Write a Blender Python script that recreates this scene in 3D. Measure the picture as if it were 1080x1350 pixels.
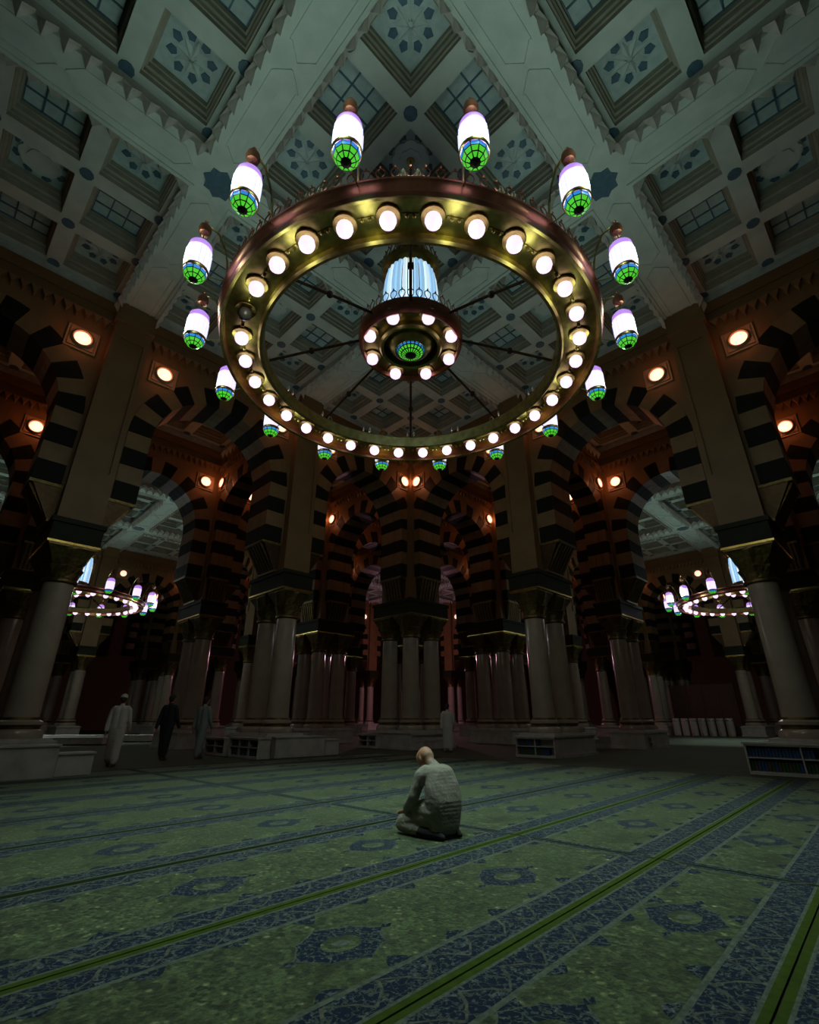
import bpy, bmesh, math, random
import numpy as np
from mathutils import Vector, Matrix
random.seed(7)
PI = math.pi
S2 = math.sqrt(2.0)
scene = bpy.context.scene
COL = scene.collection
for o in list(bpy.data.objects):
    bpy.data.objects.remove(o)

# ------------------------------------------------------------------ camera
EYE = 1.15
cam_d = bpy.data.cameras.new('camera')
cam = bpy.data.objects.new('camera', cam_d)
COL.objects.link(cam)
cam.location = (0, 0, EYE)
cam.rotation_euler = (PI / 2 + 0.4028, 0, 0)
cam_d.sensor_fit = 'HORIZONTAL'
cam_d.sensor_width = 36.0
cam_d.lens = 641.7 / 1080 * 36.0
cam_d.shift_x = -0.0014
cam_d.clip_end = 300
scene.camera = cam

# ------------------------------------------------------------------ world, exposure
world = bpy.data.worlds.new('world')
scene.world = world
world.use_nodes = True
bg = world.node_tree.nodes['Background']
bg.inputs[0].default_value = (0.9, 0.6, 0.4, 1)
bg.inputs[1].default_value = 0.006
vs = scene.view_settings
vs.view_transform = 'Standard'
vs.look = 'None'
vs.exposure = 0.0
vs.gamma = 1.0
vs.use_curve_mapping = False

LAMP_W = 6.0          # warm wall lamps, watts each
CH_BULB = 1.25        # chandelier bulb radiance
CH_WATT = 21.0        # light each chandelier lantern gives off all round
UP_WATT = 30.0        # added spot at each lantern, aimed up to brighten the ceiling
RING_WATT = 320.0     # light the bulbs of the ring throw down, per pair
CH_COL = (0.78, 1.0, 0.86)
CH_GLASS = 1.06        # chandelier lantern glass radiance

# ------------------------------------------------------------------ dimensions (metres)
L = 7.21              # pier spacing
YC = 8.54             # distance to the centre of the hall bay
BAY = 1.5 * L
Z_BAND = 14.3         # underside of the ceiling bands
Z_CEN = 9.82          # arch centre height
R_IN, R_OUT = 2.24, 2.96
Z_SPR = 7.42
HT = 0.72             # half thickness of the arcades


def W(u, v, z=0.0):
    """hall grid (u, v measured from the bay centre) -> world"""
    return Vector(((u - v) / S2, YC + (u + v) / S2, z))


def WC(u, v, z=0.0):
    """grid axes measured from the photographer's feet -> world"""
    return Vector(((u - v) / S2, (u + v) / S2, z))


A45 = PI / 4


# ------------------------------------------------------------------ materials
def mat(name, col, rough=0.6, metal=0.0, emis=None, estr=0.0, var=None, vscale=4.0, bump=0.0, bscale=30.0, spec=0.5, coat=0.0):
    m = bpy.data.materials.new(name)
    m.use_nodes = True
    nt = m.node_tree
    b = nt.nodes['Principled BSDF']
    b.inputs['Base Color'].default_value = (*col, 1)
    b.inputs['Roughness'].default_value = rough
    b.inputs['Metallic'].default_value = metal
    b.inputs['Specular IOR Level'].default_value = spec
    if coat:
        b.inputs['Coat Weight'].default_value = coat
        b.inputs['Coat Roughness'].default_value = 0.08
    if emis:
        b.inputs['Emission Color'].default_value = (*emis, 1)
        b.inputs['Emission Strength'].default_value = estr
    if var:
        tc = nt.nodes.new('ShaderNodeTexCoord')
        n = nt.nodes.new('ShaderNodeTexNoise')
        n.inputs['Scale'].default_value = vscale
        n.inputs['Detail'].default_value = 5
        r = nt.nodes.new('ShaderNodeValToRGB')
        r.color_ramp.elements[0].position = 0.35
        r.color_ramp.elements[0].color = (*var, 1)
        r.color_ramp.elements[1].position = 0.65
        r.color_ramp.elements[1].color = (*col, 1)
        nt.links.new(tc.outputs['Object'], n.inputs['Vector'])
        nt.links.new(n.outputs['Fac'], r.inputs['Fac'])
        nt.links.new(r.outputs['Color'], b.inputs['Base Color'])
    if bump:
        tc = nt.nodes.new('ShaderNodeTexCoord')
        n = nt.nodes.new('ShaderNodeTexNoise')
        n.inputs['Scale'].default_value = bscale
        n.inputs['Detail'].default_value = 4
        bp = nt.nodes.new('ShaderNodeBump')
        bp.inputs['Strength'].default_value = bump
        bp.inputs['Distance'].default_value = 0.02
        nt.links.new(tc.outputs['Object'], n.inputs['Vector'])
        nt.links.new(n.outputs['Fac'], bp.inputs['Height'])
        nt.links.new(bp.outputs['Normal'], b.inputs['Normal'])
    return m


M = {}
M['plaster'] = mat('plaster', (0.47, 0.56, 0.50), 0.75, var=(0.40, 0.49, 0.44), vscale=2.0, bump=0.15, bscale=18)
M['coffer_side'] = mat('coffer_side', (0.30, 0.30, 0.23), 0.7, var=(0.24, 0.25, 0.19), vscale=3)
M['tooth'] = mat('tooth', (0.46, 0.48, 0.42), 0.7, var=(0.36, 0.36, 0.31), vscale=3)
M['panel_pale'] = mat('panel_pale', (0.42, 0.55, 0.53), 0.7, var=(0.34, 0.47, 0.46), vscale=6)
M['blue'] = mat('blue_tile', (0.065, 0.14, 0.19), 0.45, var=(0.05, 0.11, 0.15), vscale=9)
M['petal'] = mat('pale_petal', (0.50, 0.62, 0.60), 0.6)
M['stone'] = mat('cream_stone', (0.165, 0.090, 0.030), 0.6, var=(0.135, 0.072, 0.024), vscale=1.3, bump=0.08, bscale=25)
M['cream'] = mat('cream_voussoir', (0.185, 0.105, 0.040), 0.45, var=(0.15, 0.083, 0.030), vscale=2.2)
M['black'] = mat('black_voussoir', (0.0055, 0.0065, 0.0045), 0.6, var=(0.009, 0.010, 0.007), vscale=3, spec=0.12)
M['darkstone'] = mat('dark_green_stone', (0.013, 0.014, 0.008), 0.6, var=(0.019, 0.019, 0.011), vscale=3, spec=0.12)
M['marble'] = mat('white_marble', (0.36, 0.29, 0.235), 0.16, var=(0.30, 0.24, 0.195), vscale=1.7, spec=0.6)
M['bronze'] = mat('dark_bronze', (0.075, 0.042, 0.018), 0.45, 0.8, var=(0.045, 0.024, 0.011), vscale=8)
M['capital'] = mat('gilt_bronze', (0.20, 0.14, 0.05), 0.4, 0.85, var=(0.11, 0.075, 0.028), vscale=12, bump=0.5, bscale=26)
M['gold'] = mat('gold', (0.55, 0.42, 0.12), 0.25, 1.0, var=(0.38, 0.28, 0.07), vscale=6)
M['brass'] = mat('old_brass', (0.46, 0.41, 0.13), 0.36, 1.0, var=(0.30, 0.26, 0.08), vscale=7)
M['copper'] = mat('copper', (0.36, 0.15, 0.085), 0.33, 0.9, var=(0.24, 0.10, 0.055), vscale=5)
M['bulb'] = mat('lit_bulb', (0.9, 0.9, 0.9), 0.5, emis=(1.0, 0.72, 0.98), estr=CH_BULB)
M['bulb_off'] = mat('unlit_bulb', (0.06, 0.06, 0.055), 0.2)
M['glass_lit'] = mat('lit_glass', (0.8, 0.8, 0.85), 0.4, emis=(1.0, 0.74, 1.0), estr=CH_GLASS)
M['glass_edge'] = mat('violet_glass_shoulder', (0.4, 0.3, 0.6), 0.3, emis=(0.50, 0.24, 0.85), estr=0.9)
M['glass_rib'] = mat('fluted_glass_rib', (0.5, 0.55, 0.7), 0.3, emis=(0.55, 0.66, 0.95), estr=1.0)
M['lead'] = mat('lead_came', (0.012, 0.014, 0.012), 0.5)
M['glass_green'] = mat('green_stained_glass', (0.05, 0.4, 0.05), 0.2, emis=(0.10, 0.70, 0.04), estr=0.75)
M['glass_blue'] = mat('blue_stained_glass', (0.03, 0.2, 0.5), 0.2, emis=(0.03, 0.28, 0.75), estr=0.75)
M['tube_blue'] = mat('blue_glass_tube', (0.3, 0.5, 0.7), 0.15, emis=(0.28, 0.50, 0.72), estr=0.95)
M['tube_pale'] = mat('pale_glass_tube', (0.5, 0.6, 0.7), 0.15, emis=(0.60, 0.76, 0.84), estr=1.0)
M['drop'] = mat('glass_drop', (0.75, 0.72, 0.5), 0.08, 0.6)
M['lamp_lens'] = mat('warm_lamp_lens', (0.9, 0.7, 0.6), 0.4, emis=(1.0, 0.40, 0.26), estr=2.6)
M['lamp_core'] = mat('warm_lamp_core', (0.9, 0.8, 0.7), 0.4, emis=(1.0, 0.62, 0.48), estr=1.35)
M['pink_globe'] = mat('pink_globe', (.8, .5, .6), .4, emis=(1, .5, .7), estr=2.0)
M['lamp_frame'] = mat('lamp_frame', (0.30, 0.18, 0.09), 0.5)
M['white_paint'] = mat('white_paint', (0.50, 0.46, 0.43), 0.4, var=(0.37, 0.34, 0.31), vscale=3)
M['shelf_dark'] = mat('shelf_back', (0.05, 0.05, 0.045), 0.6)
M['floor'] = mat('far_carpet', (0.055, 0.062, 0.036), 0.9, var=(0.038, 0.044, 0.026), vscale=1.2)
M['wood'] = mat('dark_red_wood', (0.065, 0.022, 0.018), 0.5, var=(0.045, 0.015, 0.012), vscale=4)
M['farwall'] = mat('far_wall', (0.16, 0.09, 0.05), 0.8)
M['skin'] = mat('skin', (0.46, 0.225, 0.125), 0.5, var=(0.42, 0.19, 0.10), vscale=20)
M['cloth'] = mat('khaki_cloth', (0.27, 0.245, 0.195), 0.85, var=(0.235, 0.21, 0.165), vscale=10, bump=1.0, bscale=11)
M['sock'] = mat('black_sock', (0.012, 0.012, 0.014), 0.9)
M['hair'] = mat('short_hair', (0.38, 0.23, 0.15), 0.8)
M['robe_white'] = mat('white_robe', (0.50, 0.46, 0.42), 0.85, bump=0.3, bscale=10)
M['robe_black'] = mat('black_robe', (0.010, 0.011, 0.016), 0.85)
M['robe_grey'] = mat('blue_grey_robe', (0.20, 0.22, 0.22), 0.85, bump=0.3, bscale=10)
M['hair_dark'] = mat('dark_hair', (0.02, 0.014, 0.01), 0.7)
M['sandal'] = mat('brown_sandal', (0.10, 0.035, 0.02), 0.7)
M['steel'] = mat('steel', (0.4, 0.4, 0.4), 0.3, 0.9)


def carpet_field():
    m = bpy.data.materials.new('carpet_field')
    m.use_nodes = True
    nt = m.node_tree
    b = nt.nodes['Principled BSDF']
    b.inputs['Roughness'].default_value = 0.95
    b.inputs['Specular IOR Level'].default_value = 0.15
    b.inputs['Sheen Weight'].default_value = 0.25
    tc = nt.nodes.new('ShaderNodeTexCoord')
    mp = nt.nodes.new('ShaderNodeMapping')
    nt.links.new(tc.outputs['Object'], mp.inputs['Vector'])

    def ramp(src, stops):
        r = nt.nodes.new('ShaderNodeValToRGB')
        e = r.color_ramp.elements
        e[0].position, e[0].color = stops[0][0], (*stops[0][1], 1)
        e[1].position, e[1].color = stops[1][0], (*stops[1][1], 1)
        for p, c in stops[2:]:
            k = e.new(p)
            k.color = (*c, 1)
        nt.links.new(src, r.inputs['Fac'])
        return r.outputs['Color']
    big = nt.nodes.new('ShaderNodeTexNoise')
    big.inputs['Scale'].default_value = 2.2
    big.inputs['Detail'].default_value = 3
    nt.links.new(mp.outputs[0], big.inputs['Vector'])
    base = ramp(big.outputs['Fac'], [(0.3, (0.040, 0.062, 0.026)), (0.7, (0.074, 0.110, 0.052))])
    vo = nt.nodes.new('ShaderNodeTexVoronoi')
    vo.inputs['Scale'].default_value = 17
    nt.links.new(mp.outputs[0], vo.inputs['Vector'])
    spots = ramp(vo.outputs['Distance'], [(0.12, (0.34, 0.37, 0.22)), (0.36, (0.0, 0.0, 0.0))])
    no = nt.nodes.new('ShaderNodeTexNoise')
    no.inputs['Scale'].default_value = 7
    no.inputs['Detail'].default_value = 4
    nt.links.new(mp.outputs[0], no.inputs['Vector'])
    msk = ramp(no.outputs['Fac'], [(0.45, (0, 0, 0)), (0.62, (1, 1, 1))])
    mu = nt.nodes.new('ShaderNodeMix')
    mu.data_type = 'RGBA'
    mu.blend_type = 'MULTIPLY'
    mu.inputs[0].default_value = 1
    nt.links.new(spots, mu.inputs[6])
    nt.links.new(msk, mu.inputs[7])
    ad = nt.nodes.new('ShaderNodeMix')
    ad.data_type = 'RGBA'
    ad.blend_type = 'ADD'
    ad.inputs[0].default_value = 0.62
    nt.links.new(base, ad.inputs[6])
    nt.links.new(mu.outputs[2], ad.inputs[7])
    fine = nt.nodes.new('ShaderNodeTexNoise')
    fine.inputs['Scale'].default_value = 46
    fine.inputs['Detail'].default_value = 4
    nt.links.new(mp.outputs[0], fine.inputs['Vector'])
    fr = ramp(fine.outputs['Fac'], [(0.3, (0.34, 0.36, 0.34)), (0.7, (1.45, 1.35, 1.2))])
    m2 = nt.nodes.new('ShaderNodeMix')
    m2.data_type = 'RGBA'
    m2.blend_type = 'MULTIPLY'
    m2.inputs[0].default_value = 1
    nt.links.new(ad.outputs[2], m2.inputs[6])
    nt.links.new(fr, m2.inputs[7])
    vc = nt.nodes.new('ShaderNodeTexVoronoi')
    vc.inputs['Scale'].default_value = 26
    nt.links.new(mp.outputs[0], vc.inputs['Vector'])
    cell = ramp(vc.outputs['Color'], [(0.15, (0.45, 0.47, 0.44)), (0.85, (1.45, 1.42, 1.30))])
    m3 = nt.nodes.new('ShaderNodeMix')
    m3.data_type = 'RGBA'
    m3.blend_type = 'MULTIPLY'
    m3.inputs[0].default_value = 1
    nt.links.new(m2.outputs[2], m3.inputs[6])
    nt.links.new(cell, m3.inputs[7])
    nt.links.new(m3.outputs[2], b.inputs['Base Color'])
    bp = nt.nodes.new('ShaderNodeBump')
    bp.inputs['Strength'].default_value = 0.5
    bp.inputs['Distance'].default_value = 0.01
    nt.links.new(fine.outputs['Fac'], bp.inputs['Height'])
    nt.links.new(bp.outputs['Normal'], b.inputs['Normal'])
    return m


def carpet_border(name, dark, light, scale, vine=True):
    m = bpy.data.materials.new(name)
    m.use_nodes = True
    nt = m.node_tree
    b = nt.nodes['Principled BSDF']
    b.inputs['Roughness'].default_value = 0.95
    b.inputs['Specular IOR Level'].default_value = 0.15
    tc = nt.nodes.new('ShaderNodeTexCoord')
    vo = nt.nodes.new('ShaderNodeTexVoronoi')
    vo.feature = 'DISTANCE_TO_EDGE'
    vo.inputs['Scale'].default_value = scale
    wn = nt.nodes.new('ShaderNodeTexNoise')
    wn.inputs['Scale'].default_value = scale * 1.1
    wn.inputs['Detail'].default_value = 3
    nt.links.new(tc.outputs['Object'], wn.inputs['Vector'])
    wv = nt.nodes.new('ShaderNodeVectorMath')
    wv.operation = 'MULTIPLY_ADD'
    wv.inputs[1].default_value = (.16, .16, 0)
    nt.links.new(wn.outputs['Color'], wv.inputs[0])
    nt.links.new(tc.outputs['Object'], wv.inputs[2])
    nt.links.new(wv.outputs[0], vo.inputs['Vector'])
    r = nt.nodes.new('ShaderNodeValToRGB')
    e = r.color_ramp.elements
    e[0].position, e[0].color = 0.02, (*light, 1)
    e[1].position, e[1].color = 0.065, (*dark, 1)
    nt.links.new(vo.outputs['Distance'], r.inputs['Fac'])
    n = nt.nodes.new('ShaderNodeTexNoise')
    n.inputs['Scale'].default_value = scale * 2.2
    n.inputs['Detail'].default_value = 3
    nt.links.new(tc.outputs['Object'], n.inputs['Vector'])
    r2 = nt.nodes.new('ShaderNodeValToRGB')
    e = r2.color_ramp.elements
    e[0].position, e[0].color = 0.55, (0, 0, 0, 1)
    e[1].position, e[1].color = 0.64, (*[c * 0.9 for c in light], 1)
    nt.links.new(n.outputs['Fac'], r2.inputs['Fac'])
    ad = nt.nodes.new('ShaderNodeMix')
    ad.data_type = 'RGBA'
    ad.blend_type = 'ADD'
    ad.inputs[0].default_value = 1
    nt.links.new(r.outputs['Color'], ad.inputs[6])
    nt.links.new(r2.outputs['Color'], ad.inputs[7])
    nt.links.new(ad.outputs[2], b.inputs['Base Color'])
    return m


M['c_field'] = carpet_field()
M['c_navy'] = carpet_border('carpet_navy_border', (0.010, 0.017, 0.036), (0.070, 0.085, 0.070), 15)
M['c_light'] = mat('carpet_pale_line', (0.12, 0.14, 0.105), 0.95, var=(0.07, 0.085, 0.065), vscale=30, spec=0.1)
M['c_edge'] = mat('carpet_green_edge', (0.050, 0.080, 0.010), 0.95, var=(0.036, 0.058, 0.008), vscale=14, spec=0.1)
M['c_vine'] = mat('carpet_vine', (0.13, 0.135, 0.10), 0.95, var=(0.05, 0.055, 0.05), vscale=26, spec=0.1)
M['c_seam'] = mat('carpet_dark_seam', (0.018, 0.026, 0.008), 0.95, spec=0.1)


# ------------------------------------------------------------------ mesh helpers
class MB:
    def __init__(s):
        s.v, s.f, s.m = [], [], []

    def face(s, pts, mi=0):
        k = len(s.v)
        s.v += [tuple(p) for p in pts]
        s.f.append(tuple(range(k, k + len(pts))))
        s.m.append(mi)

    def box(s, a, b, mi=0):
        x0, y0, z0 = a
        x1, y1, z1 = b
        k = len(s.v)
        s.v += [(x0, y0, z0), (x1, y0, z0), (x1, y1, z0), (x0, y1, z0), (x0, y0, z1), (x1, y0, z1), (x1, y1, z1), (x0, y1, z1)]
        for q in ((0, 3, 2, 1), (4, 5, 6, 7), (0, 1, 5, 4), (1, 2, 6, 5), (2, 3, 7, 6), (3, 0, 4, 7)):
            s.f.append(tuple(k + i for i in q))
            s.m.append(mi)

    def hexa(s, p, mi=0):
        """p: four bottom corners then four top corners"""
        k = len(s.v)
        s.v += [tuple(q) for q in p]
        for q in ((0, 3, 2, 1), (4, 5, 6, 7), (0, 1, 5, 4), (1, 2, 6, 5), (2, 3, 7, 6), (3, 0, 4, 7)):
            s.f.append(tuple(k + i for i in q))
            s.m.append(mi)

    def lathe(s, prof, n=24, mi=0, c=(0, 0), closed=False, cap=True):
        k = len(s.v)
        for (r, z) in prof:
            for i in range(n):
                a = 2 * PI * i / n
                s.v.append((c[0] + r * math.cos(a), c[1] + r * math.sin(a), z))
        m = len(prof)
        for j in range(m if closed else m - 1):
            j2 = (j + 1) % m
            mm = mi[j] if isinstance(mi, (list, tuple)) else mi
            for i in range(n):
                i2 = (i + 1) % n
                s.f.append((k + j * n + i, k + j * n + i2, k + j2 * n + i2, k + j2 * n + i))
                s.m.append(mm)
        if cap and not closed:
            m0 = mi[0] if isinstance(mi, (list, tuple)) else mi
            m1 = mi[-1] if isinstance(mi, (list, tuple)) else mi
            s.f.append(tuple(k + i for i in reversed(range(n))))
            s.m.append(m0)
            s.f.append(tuple(k + (m - 1) * n + i for i in range(n)))
            s.m.append(m1)

    def tube(s, pts, r, n=6, mi=0, close=False):
        pts = [Vector(p) for p in pts]
        k = len(s.v)
        N = len(pts)
        for i, p in enumerate(pts):
            if close:
                t = pts[(i + 1) % N] - pts[i - 1]
            else:
                t = pts[min(i + 1, N - 1)] - pts[max(i - 1, 0)]
            t.normalize()
            up = Vector((0, 0, 1)) if abs(t.z) < 0.95 else Vector((1, 0, 0))
            a = t.cross(up).normalized()
            b = t.cross(a)
            rr = r[i] if isinstance(r, (list, tuple)) else r
            for j in range(n):
                q = 2 * PI * j / n
                s.v.append(tuple(p + a * math.cos(q) * rr + b * math.sin(q) * rr))
        for i in range(N if close else N - 1):
            i2 = (i + 1) % N
            for j in range(n):
                j2 = (j + 1) % n
                s.f.append((k + i * n + j, k + i * n + j2, k + i2 * n + j2, k + i2 * n + j))
                s.m.append(mi)
        if not close:
            s.f.append(tuple(k + j for j in range(n)))
            s.m.append(mi)
            s.f.append(tuple(k + (N - 1) * n + j for j in reversed(range(n))))
            s.m.append(mi)

    def prism(s, poly, z0, z1, mi=0):
        n = len(poly)
        k = len(s.v)
        s.v += [(x, y, z0) for x, y in poly] + [(x, y, z1) for x, y in poly]
        s.f.append(tuple(k + i for i in reversed(range(n))))
        s.m.append(mi)
        s.f.append(tuple(k + n + i for i in range(n)))
        s.m.append(mi)
        for i in range(n):
            j = (i + 1) % n
            s.f.append((k + i, k + j, k + n + j, k + n + i))
            s.m.append(mi)

    def add(s, other, mtx, mmap=None):
        k = len(s.v)
        s.v += [tuple(mtx @ Vector(p)) for p in other.v]
        for f, m in zip(other.f, other.m):
            s.f.append(tuple(k + i for i in f))
            s.m.append(mmap[m] if mmap else m)

    def mesh(s, name, mats, smooth=False, fix=True):
        me = bpy.data.meshes.new(name)
        me.from_pydata(s.v, [], s.f)
        for m in (mats if isinstance(mats, (list, tuple)) else [mats]):
            me.materials.append(M[m])
        me.polygons.foreach_set('material_index', s.m)
        if fix:
            bm = bmesh.new()
            bm.from_mesh(me)
            bmesh.ops.recalc_face_normals(bm, faces=bm.faces)
            bm.to_mesh(me)
            bm.free()
        if smooth:
            me.polygons.foreach_set('use_smooth', [True] * len(me.polygons))
            try:
                me.set_sharp_from_angle(angle=math.radians(40))
            except Exception:
                pass
        me.update()
        return me


def ob(name, me, parent=None, loc=(0, 0, 0), rot=(0, 0, 0), scale=None):
    o = bpy.data.objects.new(name, me)
    COL.objects.link(o)
    o.location = loc
    o.rotation_euler = rot
    if scale:
        o.scale = scale
    if parent:
        o.parent = parent
    return o


def tag(o, label=None, cat=None, group=None, kind=None):
    if label:
        o['label'] = label
    if cat:
        o['category'] = cat
    if group:
        o['group'] = group
    if kind:
        o['kind'] = kind
    return o


def seen(p, margin=4.0, ymax=66.0):
    """is this place inside the cone the photograph looks into"""
    if p.y > 54 and abs(p.x) > 16:
        return False
    return -3 < p.y < ymax and abs(p.x) < 0.93 * max(p.y, 0) + margin


ORD = ['first', 'second', 'third', 'fourth', 'fifth', 'sixth', 'seventh', 'eighth', 'ninth', 'tenth', 'eleventh', 'twelfth', 'thirteenth',
       'fourteenth', 'fifteenth', 'sixteenth', 'seventeenth', 'eighteenth', 'nineteenth']
TENS = ['', '', 'twenty', 'thirty', 'forty', 'fifty', 'sixty', 'seventy', 'eighty', 'ninety', 'hundred']
TENTH = ['', '', 'twentieth', 'thirtieth', 'fortieth', 'fiftieth', 'sixtieth', 'seventieth', 'eightieth', 'ninetieth']


def ordinal(n):
    if n < 20:
        return ORD[n - 1]
    t, r = divmod(n, 10)
    return (TENTH[t] if r == 0 else TENS[t] + '-' + ORD[r - 1])


def number_from_left(objs, fmt):
    objs = sorted(objs, key=lambda o: o.location.x / max(o.location.y, .1))
    left = [o for o in objs if o.location.x < 0]
    right = [o for o in objs if o.location.x >= 0][::-1]
    for side, lst in (('left', left), ('right', right)):
        for i, o in enumerate(lst):
            o['label'] = fmt % (ordinal(i + 1), side)


# ------------------------------------------------------------------ floor and far walls
fb = MB()
fb.box((-20, -20, -0.2), (66, 66, 0))
fl = ob('floor', fb.mesh('floor', 'floor'), None, W(0, 0), (0, 0, A45))
tag(fl, 'dark green-brown carpeted floor of the prayer hall', kind='structure')
fw = MB()
fw.box((-45, 62.0, 0), (62, 62.6, 16))
tag(ob('wall_left', fw.mesh('far_wall_l', 'farwall'), None, W(0, 0), (0, 0, A45)), kind='structure')
fw = MB()
fw.box((62.0, -45, 0), (62.6, 62, 16))
tag(ob('wall_right', fw.mesh('far_wall_r', 'farwall'), None, W(0, 0), (0, 0, A45)), kind='structure')


# ------------------------------------------------------------------ carpets
CA = A45 + math.radians(2.5)


def CW(a, b, z=0.0):
    return Vector((a * math.cos(CA) - b * math.sin(CA), a * math.sin(CA) + b * math.cos(CA), z))


def medallion_mesh():
    mb = MB()
    n = 32
    outer, inner = [], []
    for i in range(n):
        t = 2 * PI * i / n
        c, s_ = math.cos(t), math.sin(t)
        k = 1.0 / (abs(c) ** 1.45 + abs(s_) ** 1.45) ** (1 / 1.45)
        sc = 1 + 0.045 * math.cos(8 * t) + 0.03 * math.cos(16 * t)
        outer.append((0.29 * c * k * sc, 0.23 * s_ * k * sc))
        inner.append((0.125 * c, 0.095 * s_))
    rim = [(x * 1.04, y * 1.04) for x, y in outer]
    core = [(x * 0.42, y * 0.42) for x, y in inner]

    def ring(a, b, z, mi):
        for i in range(n):
            j = (i + 1) % n
            mb.face([(*a[i], z), (*a[j], z), (*b[j], z), (*b[i], z)], mi)
    ring(rim, outer, 0.003, 2)
    ring(outer, inner, 0.003, 0)
    ring(inner, core, 0.003, 1)
    mb.face([(x, y, 0.003) for x, y in core], 2)
    for (x, y) in ((0.35, 0), (-0.35, 0)):
        mb.face([(x - 0.05, y, 0.003), (x, y - 0.03, 0.003), (x + 0.05, y, 0.003), (x, y + 0.03, 0.003)], 0)
    return mb.mesh('medallion', ['c_navy', 'c_field', 'c_light'])


MEDAL = medallion_mesh()


def carpet(a0, a1, b0, b1, near, label, group, green=(3, 3)):
    la, lb = a1 - a0, b1 - b0
    hx, hy = la / 2 - 0.006, lb / 2 - 0.006
    mb = MB()
    z = 0.012
    mb.box((-hx, -hy, 0.0), (hx, hy, 0.006), 4)
    steps = [(0.0, 3), (0.042, 1), (0.062, 0), (0.265, 1), (0.295, 2)]
    for i in range(4):
        d0, mi = steps[i]
        d1 = steps[i + 1][0]
        e0, e1 = d0, d1
        if i == 0:
            f0, f1 = 0.0, 0.022
        else:
            f0, f1 = [0.022, 0.028, 0.075, 0.09][i - 1], [0.022, 0.028, 0.075, 0.09][i]
        # long sides
        mb.face([(-hx + f0, -hy + e0, z), (hx - f0, -hy + e0, z), (hx - f1, -hy + e1, z), (-hx + f1, -hy + e1, z)], (green[0] if i == 0 else mi))
        mb.face([(hx - f0, hy - e0, z), (-hx + f0, hy - e0, z), (-hx + f1, hy - e1, z), (hx - f1, hy - e1, z)], (green[1] if i == 0 else mi))
        mi2 = 4 if i == 0 else mi
        mb.face([(hx - f0, -hy + e0, z), (hx - f0, hy - e0, z), (hx - f1, hy - e1, z), (hx - f1, -hy + e1, z)], mi2)
        mb.face([(-hx + f0, hy - e0, z), (-hx + f0, -hy + e0, z), (-hx + f1, -hy + e1, z), (-hx + f1, hy - e1, z)], mi2)
    x0, y0 = hx - 0.09, hy - 0.295
    mb.face([(-x0, -y0, z), (x0, -y0, z), (x0, y0, z), (-x0, y0, z)], 2)
    mb.face([(-hx, -hy, 0.006), (hx, -hy, 0.006), (hx, -hy, z), (-hx, -hy, z)], 3)
    mb.face([(-hx, hy, 0.006), (hx, hy, 0.006), (hx, hy, z), (-hx, hy, z)], 3)
    if near:
        # running vine in the border and small sprigs along the inner line
        n = int(la / 0.17)
        for sgn in (-1, 1):
            yA, yB = sgn * (hy - 0.085), sgn * (hy - 0.255)
            for k in range(n):
                xa = -hx + 0.2 + k * 0.17
                xb = xa + 0.17
                ya, yb = (yA, yB) if k % 2 else (yB, yA)
                w = 0.011
                xm, ym = (xa + xb) / 2 + 0.03, (ya + yb) / 2
                mb.face([(xa - w, ya, z + .001), (xa + w, ya, z + .001), (xm + w, ym, z + .001), (xm - w, ym, z + .001)], 5)
                mb.face([(xm - w, ym, z + .001), (xm + w, ym, z + .001), (xb + w, yb, z + .001), (xb - w, yb, z + .001)], 5)
            for k in range(int(la / 0.46)):
                xc = -hx + 0.45 + k * 0.46
                if xc > x0 - .1:
                    continue
                yb = sgn * (y0 - 0.005)
                t = 0.10 if k % 2 else 0.07
                mb.face([(xc - 0.09, yb, z + .001), (xc + 0.09, yb, z + .001), (xc + .05, yb - sgn * t * .6, z + .001), (xc, yb - sgn * t, z + .001), (xc - .05, yb - sgn * t * .6, z + .001)], 0)
    o = ob('prayer_carpet', mb.mesh('carpet', ['c_navy', 'c_light', 'c_field', 'c_edge', 'c_seam', 'c_vine'], fix=False), None,
           CW((a0 + a1) / 2, (b0 + b1) / 2, 0.0), (0, 0, CA))
    tag(o, label, 'carpet', group)
    return o


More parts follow.
